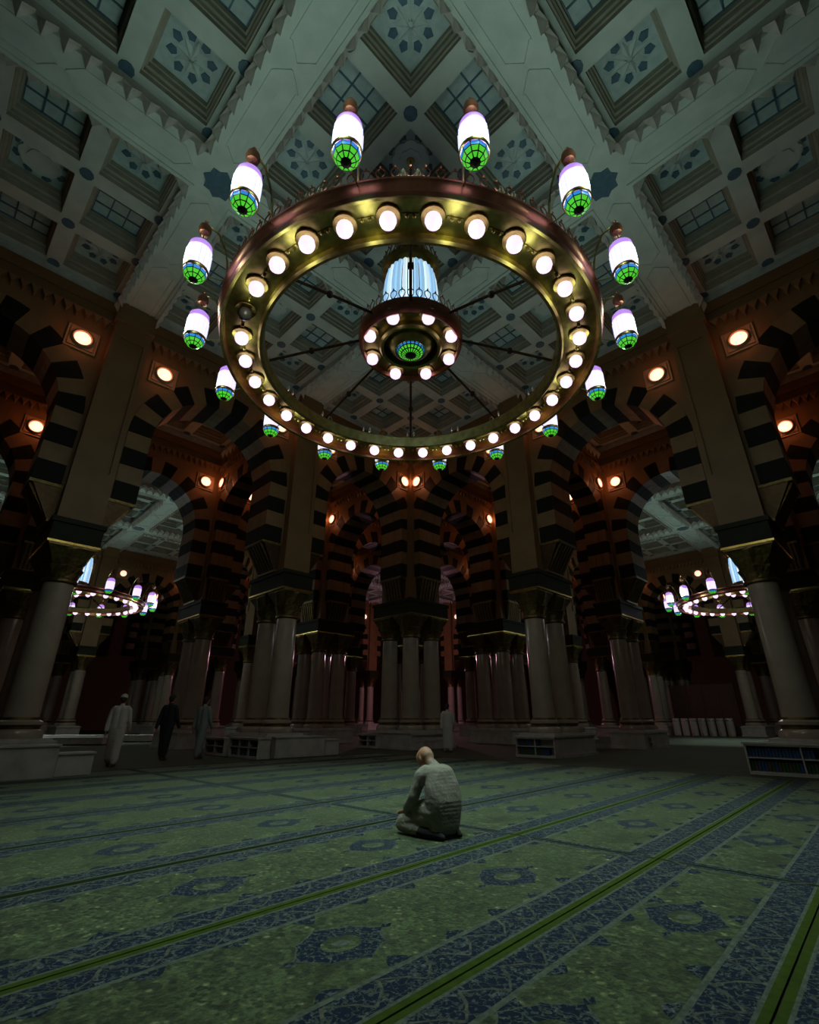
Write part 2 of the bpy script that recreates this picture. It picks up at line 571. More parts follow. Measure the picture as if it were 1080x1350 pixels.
B_EDGES = [-2.2, -0.75, 0.7, 1.88, 3.33, 4.9, 6.6, 8.2, 9.8, 11.4, 13.0, 14.5]
A_EDGES = [-3.2, 5.3, 13.8]
ROWN = {1: 'in the near right corner of the floor', 2: 'with the nearest full medallion at lower right', 3: 'directly in front of the kneeling man, widest in view',
        4: 'under the kneeling man', 5: 'just beyond the kneeling man', 6: 'second beyond the kneeling man', 7: 'third beyond the kneeling man', 8: 'fourth beyond the kneeling man'}
for j in range(len(B_EDGES) - 1):
    for i in range(len(A_EDGES) - 1):
        a0, a1, b0, b1 = A_EDGES[i], A_EDGES[i + 1], B_EDGES[j], B_EDGES[j + 1]
        corners = [CW(a, b) for a in (a0, (a0 + a1) / 2, a1) for b in (b0, b1)]
        if not any(seen(c, 1.0) for c in corners):
            continue
        if i == 0:
            lab = 'green runner carpet with navy border, %s' % ROWN.get(j, 'in the %s row from the near right corner' % ordinal(j))
        else:
            lab = 'green runner carpet beyond the cross seam, in line with the one %s' % ROWN.get(j, 'in the %s row from the right' % ordinal(max(j, 1)))
        lab = ' '.join(lab.split()[:16])
        c = carpet(a0, a1, b0, b1, j < 8, lab, 'green prayer carpets on the hall floor', (3 if j < 5 else 4, 3 if j < 4 else 4))
        ca, cb = (a0 + a1) / 2, (b0 + b1) / 2
        offs = [5.3 - 1.35 - 1.7 * k for k in range(5)] if i == 0 else [5.3 + 1.5 + 1.7 * k for k in range(5)]
        for am in offs:
            if a0 + 0.6 < am < a1 - 0.6:
                ob('medallion', MEDAL, c, (am - ca, random.uniform(-.03, .03), 0.0105))


# ------------------------------------------------------------------ ceiling panels
CP, HO = 2.016, 3.025         # coffer pitch, half of the coffered square
RIBZ = 0.45


def frame_faces(mb, h0, z0, h1, z1, mi, c=(0, 0)):
    a = [(c[0] + sx * h0, c[1] + sy * h0, z0) for sx, sy in ((-1, -1), (1, -1), (1, 1), (-1, 1))]
    b = [(c[0] + sx * h1, c[1] + sy * h1, z1) for sx, sy in ((-1, -1), (1, -1), (1, 1), (-1, 1))]
    for i in range(4):
        j = (i + 1) % 4
        mb.face([a[i], a[j], b[j], b[i]], mi)


def band_mb():
    """bands, fascia and the rib grid of one ceiling square; slots plaster, tooth, blue"""
    mb = MB()
    H = L / 2
    frame_faces(mb, H, 0, HO, 0, 0)
    frame_faces(mb, HO, 0, HO, RIBZ, 1)
    # raised moulding along the band edge
    frame_faces(mb, HO + 0.10, -0.05, HO, -0.05, 0)
    frame_faces(mb, HO + 0.10, 0, HO + 0.10, -0.05, 0)
    frame_faces(mb, HO, -0.05, HO, 0, 0)
    # rib grid
    ho = 0.78
    xs = [-HO]
    for k in (-1, 0, 1):
        xs += [k * CP - ho, k * CP + ho]
    xs.append(HO)
    for i in range(7):
        for j in range(7):
            if i % 2 == 1 and j % 2 == 1:
                continue
            mb.face([(xs[i], xs[j], RIBZ), (xs[i + 1], xs[j], RIBZ), (xs[i + 1], xs[j + 1], RIBZ), (xs[i], xs[j + 1], RIBZ)], 0)
    # long panel mouldings on the bands (half of the outline on each square)
    for q in range(4):
        R = Matrix.Rotation(q * PI / 2, 4, 'Z')
        for (x0, x1) in ((-2.85, -0.08), (0.08, 2.85)):
            y = HO + 0.26
            for p, r_ in (((x0 + .3, y), (x1 - .3, y)), ((x0 + .3, y), (x0, H)), ((x1 - .3, y), (x1, H))):
                d = Vector((r_[0] - p[0], r_[1] - p[1])).normalized() * 0.022
                nrm = Vector((-d.y, d.x))
                pts = [(p[0] - nrm.x, p[1] - nrm.y), (r_[0] - nrm.x, r_[1] - nrm.y), (r_[0] + nrm.x, r_[1] + nrm.y), (p[0] + nrm.x, p[1] + nrm.y)]
                t = MB()
                t.prism(pts, -0.03, 0.0, 0)
                mb.add(t, R)
    return mb


def coffer_mb():
    """stepped sides and pale top panel; slots coffer_side, panel_pale"""
    mb = MB()
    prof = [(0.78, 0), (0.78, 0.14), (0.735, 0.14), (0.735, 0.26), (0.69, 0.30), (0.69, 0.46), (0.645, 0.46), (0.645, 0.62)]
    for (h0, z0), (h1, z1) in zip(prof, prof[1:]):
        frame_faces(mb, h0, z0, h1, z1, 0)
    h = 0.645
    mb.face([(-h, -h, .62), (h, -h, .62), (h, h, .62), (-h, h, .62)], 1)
    return mb


def petal_mb():
    mb = MB()
    for k in range(8):
        a = 2 * PI * k / 8
        R = Matrix.Rotation(a, 4, 'Z')
        t = MB()
        z = .62
        t.face([(0.05, 0, z - .11), (0.17, 0.085, z), (0.43, 0, z - .03)], 0)
        t.face([(0.05, 0, z - .11), (0.43, 0, z - .03), (0.17, -0.085, z)], 0)
        mb.add(t, R)
    mb.lathe([(0.001, .56), (0.06, .58), (0.07, .62)], 10, 0)
    return mb


def tile_mb():
    mb = MB()
    mb.prism([(0.13, 0), (0.02, 0.105), (-0.10, 0.06), (-0.10, -0.06), (0.02, -0.105)], -0.025, 0.0, 0)
    return mb


def square_tile_mb():
    mb = MB()
    mb.prism([(0.07, 0.07), (-0.07, 0.07), (-0.07, -0.07), (0.07, -0.07)], -0.025, 0.0, 0)
    return mb


def lattice_mb():
    mb = MB()
    for k in (-0.215, 0.215):
        mb.box((k - .018, -.64, .585), (k + .018, .64, .62))
        mb.box((-.64, k - .018, .585), (.64, k + .018, .62))
    for s_ in (-1, 1):
        mb.box((s_ * .625 - .012, -.64, .585), (s_ * .625 + .012, .64, .62))
        mb.box((-.64, s_ * .625 - .012, .585), (.64, s_ * .625 + .012, .62))
    return mb


def medal_mb():
    mb = MB()
    poly = []
    for i in range(48):
        t = 2 * PI * i / 48
        r = 0.46 + 0.05 * abs(math.cos(4 * t))
        poly.append((r * math.cos(t), r * math.sin(t)))
    mb.prism(poly, .57, .62, 0)
    poly = [(x * .6, y * .6) for x, y in poly]
    mb.prism(poly, .53, .57, 0)
    return mb


def leaf_mb():
    mb = MB()
    mb.prism([(0.10, 0), (0.03, 0.12), (-0.05, 0.09), (-0.03, 0), (-0.05, -0.09), (0.03, -0.12)], -.03, 0)
    return mb


def tooth_mb():
    """one hanging triangular tooth, base along x, hangs down, faces +y"""
    mb = MB()
    w, h = 0.20, 0.36
    mb.v = [(-w, 0.0, 0.10), (w, 0.0, 0.10), (0, -0.03, -h), (-w, 0.10, 0.10), (w, 0.10, 0.10), (0, 0.16, -h * .2), ]
    mb.f = [(0, 1, 2), (3, 5, 4), (0, 2, 5, 3), (1, 4, 5, 2), (0, 3, 4, 1)]
    mb.m = [0] * 5
    return mb


def disc_mb():
    mb = MB()
    mb.prism([(0.17 * math.cos(PI * k / 5), 0.17 * math.sin(PI * k / 5)) for k in range(10)], -0.03, 0.0)
    return mb


def star_mb():
    mb = MB()
    poly = []
    for k in range(16):
        r = 0.44 if k % 2 == 0 else 0.35
        poly.append((r * math.cos(PI * k / 8), r * math.sin(PI * k / 8)))
    mb.prism(poly, -0.03, 0.0)
    return mb


BAND = band_mb()
COFF = coffer_mb()
PET, TILE, SQT, LAT, MED, LEAF, TOOTH, DISC, STAR = petal_mb(), tile_mb(), square_tile_mb(), lattice_mb(), medal_mb(), leaf_mb(), tooth_mb(), disc_mb(), star_mb()
me_band = BAND.mesh('ceiling_square', ['plaster', 'tooth'], fix=False)
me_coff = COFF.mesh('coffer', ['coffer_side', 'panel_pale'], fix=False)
me_pet = PET.mesh('rosette', 'petal', fix=False)
me_tile = TILE.mesh('tile', 'blue')
me_sqt = SQT.mesh('tile', 'blue')
me_lat = LAT.mesh('lattice', 'blue')
me_med = MED.mesh('ceiling_medallion', 'petal')
me_leaf = LEAF.mesh('leaf', 'blue')
me_tooth = TOOTH.mesh('tooth', 'tooth')
me_disc = DISC.mesh('disc', 'blue')
me_star = STAR.mesh('star', 'blue')


def tooth_spots():
    n = 15
    pit = 2 * HO / n
    out = []
    for q in range(4):
        for k in range(n):
            x = -HO + pit * (k + 0.5)
            R = Matrix.Rotation(q * PI / 2, 4, 'Z')
            out.append((R @ Vector((x, -HO, 0)), q * PI / 2))
    return out


TEETH = tooth_spots()
NODES = [(CP * (i - 1.5), CP * (j - 1.5)) for i in range(4) for j in range(4)]
COFS = []
for i in (-1, 0, 1):
    for j in (-1, 0, 1):
        kind = 'medal' if i == 0 and j == 0 else ('star' if i and j else 'lat')
        COFS.append((i * CP, j * CP, kind))
STAR_T = [(0.43 * math.cos(2 * PI * k / 8 + PI / 8), 0.43 * math.sin(2 * PI * k / 8 + PI / 8), 2 * PI * k / 8 + PI / 8, k % 2) for k in range(8)]


def joined_panel():
    mb = MB()
    I = Matrix.Identity(4)
    mb.add(BAND, I, {0: 0, 1: 1})
    for x, y, kind in COFS:
        T = Matrix.Translation((x, y, RIBZ))
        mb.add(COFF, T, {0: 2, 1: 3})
        if kind == 'star':
            mb.add(PET, T, {0: 4})
            for tx, ty, ta, tk in STAR_T:
                mb.add(TILE, T @ Matrix.Translation((tx, ty, .62)) @ Matrix.Rotation(ta, 4, 'Z'), {0: 5})
        elif kind == 'lat':
            mb.add(LAT, T, {0: 5})
        else:
            mb.add(MED, T, {0: 4})
    for p, a in TEETH:
        mb.add(TOOTH, Matrix.Translation(p) @ Matrix.Rotation(a, 4, 'Z'), {0: 1})
    for x, y in NODES:
        mb.add(DISC, Matrix.Translation((max(-HO + .1, min(HO - .1, x)), max(-HO + .1, min(HO - .1, y)), RIBZ)), {0: 5})
    mb.add(STAR, Matrix.Translation((L / 2, L / 2, 0)), {0: 5})
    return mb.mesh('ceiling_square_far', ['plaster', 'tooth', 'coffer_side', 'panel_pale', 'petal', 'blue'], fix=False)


me_far_panel = joined_panel()
DETAIL = {(0, 0), (-1, 0), (0, -1), (-1, 1), (1, -1)}
for ku in range(-2, 8):
    for kv in range(-2, 8):
        c = W(ku * L, kv * L)
        main = abs(ku) <= 1 and abs(kv) <= 1
        if not main and not seen(c, 5.5, 66):
            continue
        if not main and (c.y < 3):
            continue
        if (ku, kv) in DETAIL:
            cl = ob('ceiling', me_band, None, (c.x, c.y, Z_BAND), (0, 0, A45))
            tag(cl, kind='structure')
            for x, y, kind in COFS:
                cf = ob('coffer', me_coff, cl, (x, y, RIBZ))
                if kind == 'star':
                    ob('rosette', me_pet, cf)
                    for tx, ty, ta, tk in STAR_T:
                        ob('tile', me_tile, cf, (tx, ty, .62), (0, 0, ta))
                elif kind == 'lat':
                    ob('lattice', me_lat, cf)
                else:
                    ob('medallion', me_med, cf)
                    for k in range(8):
                        a = 2 * PI * k / 8 + PI / 8
                        ob('leaf', me_leaf, cf, (.56 * math.cos(a), .56 * math.sin(a), .62), (0, 0, a))
            for p, a in TEETH:
                ob('tooth', me_tooth, cl, p, (0, 0, a))
            for x, y in NODES:
                ob('disc', me_disc, cl, (max(-HO + .1, min(HO - .1, x)), max(-HO + .1, min(HO - .1, y)), RIBZ))
            ob('star_medallion', me_star, cl, (L / 2, L / 2, 0))
        else:
            cl = ob('ceiling', me_far_panel, None, (c.x, c.y, Z_BAND), (0, 0, A45))
            tag(cl, kind='structure')
# star medallions at the two near crossings that no detailed square carries are part of the joined squares
slab = MB()
slab.box((-16, -16, 15.9), (60, 60, 16.1))
tag(ob('ceiling', slab.mesh('roof_slab', 'farwall'), None, W(0, 0), (0, 0, A45)), kind='structure')


# ------------------------------------------------------------------ arcades
def spandrel_mb(T):
    mb = MB()
    X = L / 2
    inner, outer = [], []
    top = Z_BAND + 0.05
    for k in range(3):
        z = Z_SPR + (Z_CEN - Z_SPR) * k / 3
        inner.append((R_OUT, z))
        outer.append((X, z))
    crn = math.degrees(math.atan2(top - Z_CEN, X))
    angs = sorted(set([180 * k / 24 for k in range(25)] + [crn, 180 - crn]))
    for a in angs:
        t = math.radians(a)
        c, s_ = math.cos(t), math.sin(t)
        inner.append((R_OUT * c, Z_CEN + R_OUT * s_))
        r = min(X / abs(c) if abs(c) > 1e-6 else 1e9, (top - Z_CEN) / s_ if s_ > 1e-6 else 1e9)
        outer.append((r * c, Z_CEN + r * s_))
    for k in (2, 1, 0):
        z = Z_SPR + (Z_CEN - Z_SPR) * k / 3
        inner.append((-R_OUT, z))
        outer.append((-X, z))
    for i in range(len(inner) - 1):
        for y in (-T, T):
            mb.face([(inner[i][0], y, inner[i][1]), (outer[i][0], y, outer[i][1]), (outer[i + 1][0], y, outer[i + 1][1]), (inner[i + 1][0], y, inner[i + 1][1])])
        mb.face([(inner[i][0], -T, inner[i][1]), (inner[i + 1][0], -T, inner[i + 1][1]), (inner[i + 1][0], T, inner[i + 1][1]), (inner[i][0], T, inner[i][1])])
    for sx in (-1, 1):
        mb.face([(sx * R_OUT, -T, Z_SPR), (sx * X, -T, Z_SPR), (sx * X, T, Z_SPR), (sx * R_OUT, T, Z_SPR)])
    # projecting string course under the ceiling
    for sy in (-1, 1):
        y0, y1 = (T, T + 0.10) if sy > 0 else (-T - 0.10, -T)
        mb.box((-X, y0, 13.45), (X, y1, 13.6))
        y0, y1 = (T, T + 0.06) if sy > 0 else (-T - 0.06, -T)
        mb.box((-X, y0, 13.9), (X, y1, 14.25))
    return mb


def fringe_mb(T):
    """row of small hanging teeth along the top of the wall (too many to part)"""
    mb = MB()
    n = 21
    p = (L - 1.3) / n
    for sy in (-1, 1):
        for k in range(n):
            x = -L / 2 + .65 + p * (k + .5)
            t = MB()
            w = p * .48
            y = T + .02
            t.v = [(x - w, y, 13.46), (x + w, y, 13.46), (x, y + .02, 13.10), (x - w, y + .16, 13.46), (x + w, y + .16, 13.46), (x, y + .12, 13.22)]
            t.f = [(0, 1, 2), (3, 5, 4), (0, 2, 5, 3), (1, 4, 5, 2), (0, 3, 4, 1)]
            t.m = [0] * 5
            mb.add(t, Matrix.Rotation(0 if sy > 0 else PI, 4, 'Z'))
    return mb


def wedge_mb(T):
    mb = MB()
    g = math.radians(0.22)
    half = math.radians(6) - g
    ys = [-T - .03, -T * .34 - .008, -T * .34 + .008, T * .34 - .008, T * .34 + .008, T + .03]
    for b in range(3):
        y0, y1 = ys[2 * b], ys[2 * b + 1]
        for s0, s1 in ((-half, 0), (0, half)):
            p = []
            for y in (y0, y1):
                p += [(R_IN * math.cos(s0), y, R_IN * math.sin(s0)), (R_OUT * math.cos(s0), y, R_OUT * math.sin(s0)),
                      (R_OUT * math.cos(s1), y, R_OUT * math.sin(s1)), (R_IN * math.cos(s1), y, R_IN * math.sin(s1))]
            mb.hexa(p)
    return mb


def course_mb(T):
    mb = MB()
    ys = [-T - .03, -T * .34 - .008, -T * .34 + .008, T * .34 - .008, T * .34 + .008, T + .03]
    for b in range(3):
        mb.box((R_IN, ys[2 * b], 0.006), (R_OUT, ys[2 * b + 1], 0.594))
    return mb


KIT = {}
for key, T in (('wall', HT), ('cross', 0.5)):
    wd, cs = wedge_mb(T), course_mb(T)
    k = {}
    k['span'] = spandrel_mb(T).mesh('spandrel', 'stone')
    k['fringe'] = fringe_mb(T).mesh('fringe', 'cream')
    for c in ('black', 'cream'):
        k['wedge_' + c] = wd.mesh('voussoir', c)
        k['course_' + c] = cs.mesh('course', c)
    j = MB()
    for q in range(15):
        a = math.radians(6 + 12 * q)
        j.add(wd, Matrix.Translation((0, 0, Z_CEN)) @ Matrix.Rotation(-a, 4, 'Y'), {0: q % 2})
    for q in range(4):
        for r_ in (0, PI):
            j.add(cs, Matrix.Translation((0, 0, Z_SPR + 0.6 * q)) @ Matrix.Rotation(r_, 4, 'Z'), {0: q % 2})
    k['joined'] = j.mesh('arch_stones', ['black', 'cream'])
    KIT[key] = k


def arch(u, v, along, key, side, detail):
    """along: 'u' or 'v' direction of the wall"""
    rot = A45 + (0 if along == 'u' else PI / 2)
    w = ob('wall_' + side, KIT[key]['span'], None, W(u, v), (0, 0, rot))
    tag(w, kind='structure')
    f = ob('fringe', KIT[key]['fringe'], w)
    f['kind'] = 'stuff'
    if detail:
        for q in range(15):
            c = 'black' if q % 2 == 0 else 'cream'
            ob('voussoir', KIT[key]['wedge_' + c], w, (0, 0, Z_CEN), (0, -math.radians(6 + 12 * q), 0))
        for q in range(4):
            c = 'black' if q % 2 == 0 else 'cream'
            for r_ in (0, PI):
                ob('course_stone', KIT[key]['course_' + c], w, (0, 0, Z_SPR + .6 * q), (0, 0, r_))
    else:
        s_ = ob('voussoirs', KIT[key]['joined'], w)
        s_['kind'] = 'stuff'
    return w


def rmod(k):
    """offset of a half-integer grid line from its bay centre: -1.5 .. 1.5"""
    return (k + 2) % 4 - 2


HALF = [x + 0.5 for x in range(-3, 8)]
ARCHES = []
for k in HALF:
    for j in range(-2, 8):
        edge = abs(rmod(k)) == 1.5
        gap = (j % 4) == 2          # the strip between two bays
        if not (edge or gap):
            continue
        key = 'wall' if edge else 'cross'
        for along in ('u', 'v'):
            u, v = (j * L, k * L) if along == 'u' else (k * L, j * L)
            c = W(u, v)
            if not seen(c, 5.0, 66) or c.y < 4:
                continue
            ARCHES.append((u, v, along, key, c))
for (u, v, along, key, c) in ARCHES:
    side = 'left' if c.x < -0.5 else ('right' if c.x > 0.5 else 'back')
    d = math.hypot(c.x, c.y)
    arch(u, v, along, key, side, d < 31)


# ------------------------------------------------------------------ piers
def capital_mb():
    mb = MB()
    n = 24
    rings = []
    for (r, sq, z, leaf) in [(0.37, 0, 4.56, 0), (0.43, 0, 4.60, 0), (0.43, 0, 4.66, 0), (0.39, 0, 4.69, 0), (0.41, 0.05, 4.85, .02), (0.45, .25, 5.02, .05), (0.42, .3, 5.05, .0), (0.48, .55, 5.28, .04), (0.55, .9, 5.48, .03), (0.58, 1, 5.52, 0), (0.58, 1, 5.58, 0)]:
        row = []
        for i in range(n):
            t = 2 * PI * i / n
            c, s_ = math.cos(t), math.sin(t)
            k = 1 / max(abs(c), abs(s_))
            rad = r * (1 - sq + sq * k) + leaf * (1 if i % 3 == 0 else 0)
            row.append((rad * c, rad * s_, z))
        rings.append(row)
    k = 0
    for row in rings:
        mb.v += row
    for j in range(len(rings) - 1):
        for i in range(n):
            i2 = (i + 1) % n
            mb.f.append((j * n + i, j * n + i2, (j + 1) * n + i2, (j + 1) * n + i))
            mb.m.append(0)
    return mb


me_shaft = MB()
me_shaft.lathe([(0.395, 1.2), (0.385, 1.5), (0.375, 3.4), (0.362, 4.56)], 32, 0)
me_shaft = me_shaft.mesh('shaft', 'marble', True)
me_base = MB()
me_base.lathe([(0.56, .72), (0.56, .84), (0.53, .90), (0.46, .93), (0.46, .99), (0.50, 1.03), (0.50, 1.10), (0.43, 1.14), (0.42, 1.2)], 32, [0, 0, 0, 1, 1, 0, 0, 1])
me_base = me_base.mesh('base', ['marble', 'capital'], True)
me_cap = capital_mb().mesh('capital', 'capital', False)


def plinth(hx, hy):
    mb = MB()
    mb.box((-hx, -hy, 0.0), (hx, hy, .10))
    mb.box((-hx + .05, -hy + .05, .10), (hx - .05, hy - .05, .60))
    mb.box((-hx + .01, -hy + .01, .60), (hx - .01, hy - .01, .66))
    mb.box((-hx + .1, -hy + .1, .66), (hx - .1, hy - .1, .72))
    return mb.mesh('plinth', 'white_paint')


def abacus(hx, hy):
    mb = MB()
    mb.box((-hx, -hy, 5.64), (hx, hy, 6.24), 0)
    mb.box((-hx - .05, -hy - .05, 6.16), (hx + .05, hy + .05, 6.30), 0)
    mb.box((-hx - .02, -hy - .02, 5.58), (hx + .02, hy + .02, 5.64), 1)
    return mb.mesh('abacus', ['darkstone', 'gold'])


me_plinth2, me_plinth4 = plinth(.78, 1.42), plinth(1.42, 1.42)
me_abac2, me_abac4 = abacus(.62, 1.26), abacus(1.28, 1.28)


def pilaster_mb():
    mb = MB()
    y0, y1 = HT - .02, 1.05
    mb.box((-.56, y0, 6.3), (.56, y1 - .05, 13.5))
    for x0, x1, z0, z1 in ((-.56, -.40, 6.3, 13.5), (.40, .56, 6.3, 13.5), (-.40, .40, 6.3, 8.0), (-.40, .40, 12.9, 13.5)):
        mb.box((x0, y1 - .05, z0), (x1, y1, z1))
    mb.box((-.62, y0, 13.5), (.62, y1 + .07, 13.75))
    mb.box((-.58, y0, 13.75), (.58, y1 + .02, 14.35))
    return mb


me_pil = pilaster_mb().mesh('pilaster', 'stone')
cb = MB()
cb.box((-.57, -HT + .02, 6.3), (.57, HT - .02, 14.32))
me_core2 = cb.mesh('core', 'stone')
cb = MB()
cb.box((-1.0, -1.0, 6.3), (1.0, 1.0, 13.5))
cb.box((-1.06, -1.06, 13.5), (1.06, 1.06, 13.75))
cb.box((-1.0, -1.0, 13.75), (1.0, 1.0, 14.32))
me_core4 = cb.mesh('core', 'stone')


def console_mb(x0, xt, hw):
    """bronze bracket that widens upward from x0 to xt along +x"""
    mb = MB()
    zb, zt = 6.3, Z_SPR
    mb.hexa([(x0, -hw * .85, zb), (x0 + .12, -hw * .85, zb), (x0 + .12, hw * .85, zb), (x0, hw * .85, zb),
             (x0, -hw, zt), (xt, -hw, zt), (xt, hw, zt), (x0, hw, zt)], 0)
    n = 6
    for k in range(n):
        y = -hw * .86 + 2 * hw * .86 * (k + .5) / n
        w = .035
        mb.hexa([(x0 + .10, y - w, zb + .08), (x0 + .17, y - w, zb + .08), (x0 + .17, y + w, zb + .08), (x0 + .10, y + w, zb + .08),
                 (xt - .05, y - w, zt - .1), (xt + .03, y - w, zt - .1), (xt + .03, y + w, zt - .1), (xt - .05, y + w, zt - .1)], 1)
    mb.box((x0, -hw - .02, zt - .1), (xt + .04, hw + .02, zt - .002), 1)
    mb.box((x0, -hw * .85 - .03, zb + .0), (x0 + .16, hw * .85 + .03, zb + .08), 1)
    return mb


me_con2 = console_mb(.56, 1.34, HT - .04).mesh('console', ['bronze', 'capital'])
me_con4 = console_mb(.98, 1.34, HT - .04).mesh('console', ['bronze', 'capital'])
me_conx = console_mb(1.02, 1.34, .46).mesh('console', ['bronze', 'capital'])

PIER_LABEL = {
    (1.5, 1.5): 'central four-column marble pier straight behind the kneeling man',
    (.5, 1.5): 'marble column pair with dark capital left of the central pier',
    (1.5, .5): 'marble column pair with dark capital right of the central pier',
    (-.5, 1.5): 'large pale marble column pair at the far left edge',
    (1.5, -.5): 'large pale marble column pair at the far right edge',
}
used_piers = []
for ku in HALF:
    for kv in HALF:
        ru, rv = rmod(ku), rmod(kv)
        eu, ev = abs(ru) == 1.5, abs(rv) == 1.5
        if not (eu or ev):
            continue
        p = W(ku * L, kv * L)
        if not seen(p, 2.6, 66) or p.y < 4.5:
            continue
        corner = eu and ev
        if corner:
            phi = 0
        elif ev:
            phi = 0 if rv > 0 else PI
        else:
            phi = -PI / 2 if ru > 0 else PI / 2
        e = ob('column_pier', None, None, p, (0, 0, A45 + phi))
        d = p.length
        lab = PIER_LABEL.get((ku, kv))
        if not lab:
            lab = ('four-column marble pier of a far arcade, dim between the near piers' if corner else 'marble column pair of a far arcade, dim between the near piers')
        tag(e, lab, 'column', 'marble piers of the far arcades' if (ku, kv) not in PIER_LABEL else 'marble piers around the hall bay')
        offs = [(sx * .69, sy * .69) for sx in (-1, 1) for sy in (-1, 1)] if corner else [(0, -.69), (0, .69)]
        ob('plinth', me_plinth4 if corner else me_plinth2, e)
        for x, y in offs:
            ob('shaft', me_shaft, e, (x, y, 0))
            ob('base', me_base, e, (x, y, 0))
            ob('capital', me_cap, e, (x, y, 0))
        ob('abacus', me_abac4 if corner else me_abac2, e)
        if corner:
            ob('core', me_core4, e)
            for q in range(4):
                ob('console', me_con4, e, (0, 0, 0), (0, 0, q * PI / 2))
        else:
            ob('core', me_core2, e)
            ob('pilaster', me_pil, e)
            ob('pilaster', me_pil, e, (0, 0, 0), (0, 0, PI))
            ob('console', me_con2, e)
            ob('console', me_con2, e, (0, 0, 0), (0, 0, PI))
            ob('console', me_conx, e, (0, 0, 0), (0, 0, PI / 2))
        used_piers.append((ku, kv))

# ------------------------------------------------------------------ warm lamps on the arcade walls
mb = MB()
mb.box((-.44, -.05, -.42), (.44, 0, .42))
mb.box((-.36, -.08, -.34), (.36, -.05, .34))
me_lframe = mb.mesh('lamp_frame', 'lamp_frame')
mb = MB()
mb.lathe([(.30, 0), (.31, .05), (.27, .09), (.235, .05)], 24, 0, cap=False)
me_lring = mb.mesh('lamp_ring', 'lamp_frame', True)
mb = MB()
mb.lathe([(.235, .0), (.235, .05), (.19, .085), (.001, .10)], 20, [0, 0, 1], cap=False)
me_llens = mb.mesh('lamp_lens', ['lamp_lens', 'lamp_core'], True)


def lamp(u, v, along, sgn, T, xoff, label, group, power):
    """on the wall face that looks toward -normal*sgn; local -y is out of the wall"""
    base = 0 if along == 'u' else PI / 2
    rot = base + (0 if sgn < 0 else PI)
    dn = Vector((0, -1)) if sgn < 0 else Vector((0, 1))
    lx, ly = xoff, dn.y * T
    if along == 'u':
        pu, pv = u + lx, v + ly
    else:
        pu, pv = u - ly, v + lx
    o = ob('wall_lamp', me_lframe, None, W(pu, pv, 12.37), (0, 0, A45 + rot))
    tag(o, label, 'lamp', group)
    ob('lamp_ring', me_lring, o, (0, -.08, 0), (PI / 2, 0, 0))
    ob('lamp_lens', me_llens, o, (0, -.08, 0), (PI / 2, 0, 0))
    if power > 0:
        ld = bpy.data.lights.new('lamp_light', 'POINT')
        ld.energy = power
        ld.color = (1.0, 0.30, 0.11)
        ld.shadow_soft_size = 0.12
        ob('lamp_light', ld, o, (0, -.42, 0))
    return o


NEAR_LAMP = {
    (-.5, 1.5, 'u', -1): 'round warm wall lamp left of the far-left pilaster',
    (-.5, 1.5, 'u', 1): 'round warm wall lamp right of the far-left pilaster',
    (.5, 1.5, 'u', -1): 'round warm wall lamp behind the ring, left of the left middle pilaster',
    (.5, 1.5, 'u', 1): 'round warm wall lamp behind the ring, right of the left middle pilaster',
    (1.5, -.5, 'v', -1): 'round warm wall lamp right of the far-right pilaster',
    (1.5, -.5, 'v', 1): 'round warm wall lamp left of the far-right pilaster',
    (1.5, .5, 'v', -1): 'round warm wall lamp behind the ring, right of the right middle pilaster',
    (1.5, .5, 'v', 1): 'round warm wall lamp behind the ring, left of the right middle pilaster',
    (1.5, 1.5, 'u', -1): 'round warm wall lamp above the central pier, left of its corner',
    (1.5, 1.5, 'v', -1): 'round warm wall lamp above the central pier, right of its corner',
}
for (u, v, along, key, c) in ARCHES:
    T = HT if key == 'wall' else 0.5
    for sgn in (-1, 1):
        for xo in (-2.34, 2.34):
            # the pier this lamp stands beside
            if along == 'u':
                pk = (round((u + (L / 2 if xo > 0 else -L / 2)) / L, 1), round(v / L, 1))
            else:
                pk = (round(u / L, 1), round((v + (L / 2 if xo > 0 else -L / 2)) / L, 1))
            facing_cam = (sgn < 0) if along == 'u' else (sgn > 0)
            if along == 'v':
                facing_cam = (sgn > 0)
            d = c.length
            if not facing_cam and d > 27:
                continue
            if c.y > 60:
                continue
            side_of_pier = -1 if xo > 0 else 1
            lab = NEAR_LAMP.get((pk[0], pk[1], along, side_of_pier)) if facing_cam else None
            g = 'warm round lamps around the hall bay' if lab else 'warm round lamps on the aisle walls'
            if not lab:
                lab = 'small warm round lamp high on an aisle wall seen through the arches'
            power = LAMP_W if d < 46 else 0
            if not facing_cam:
                power *= 0.7
            lamp(u, v, along, sgn, T + .0, xo, lab, g, power)


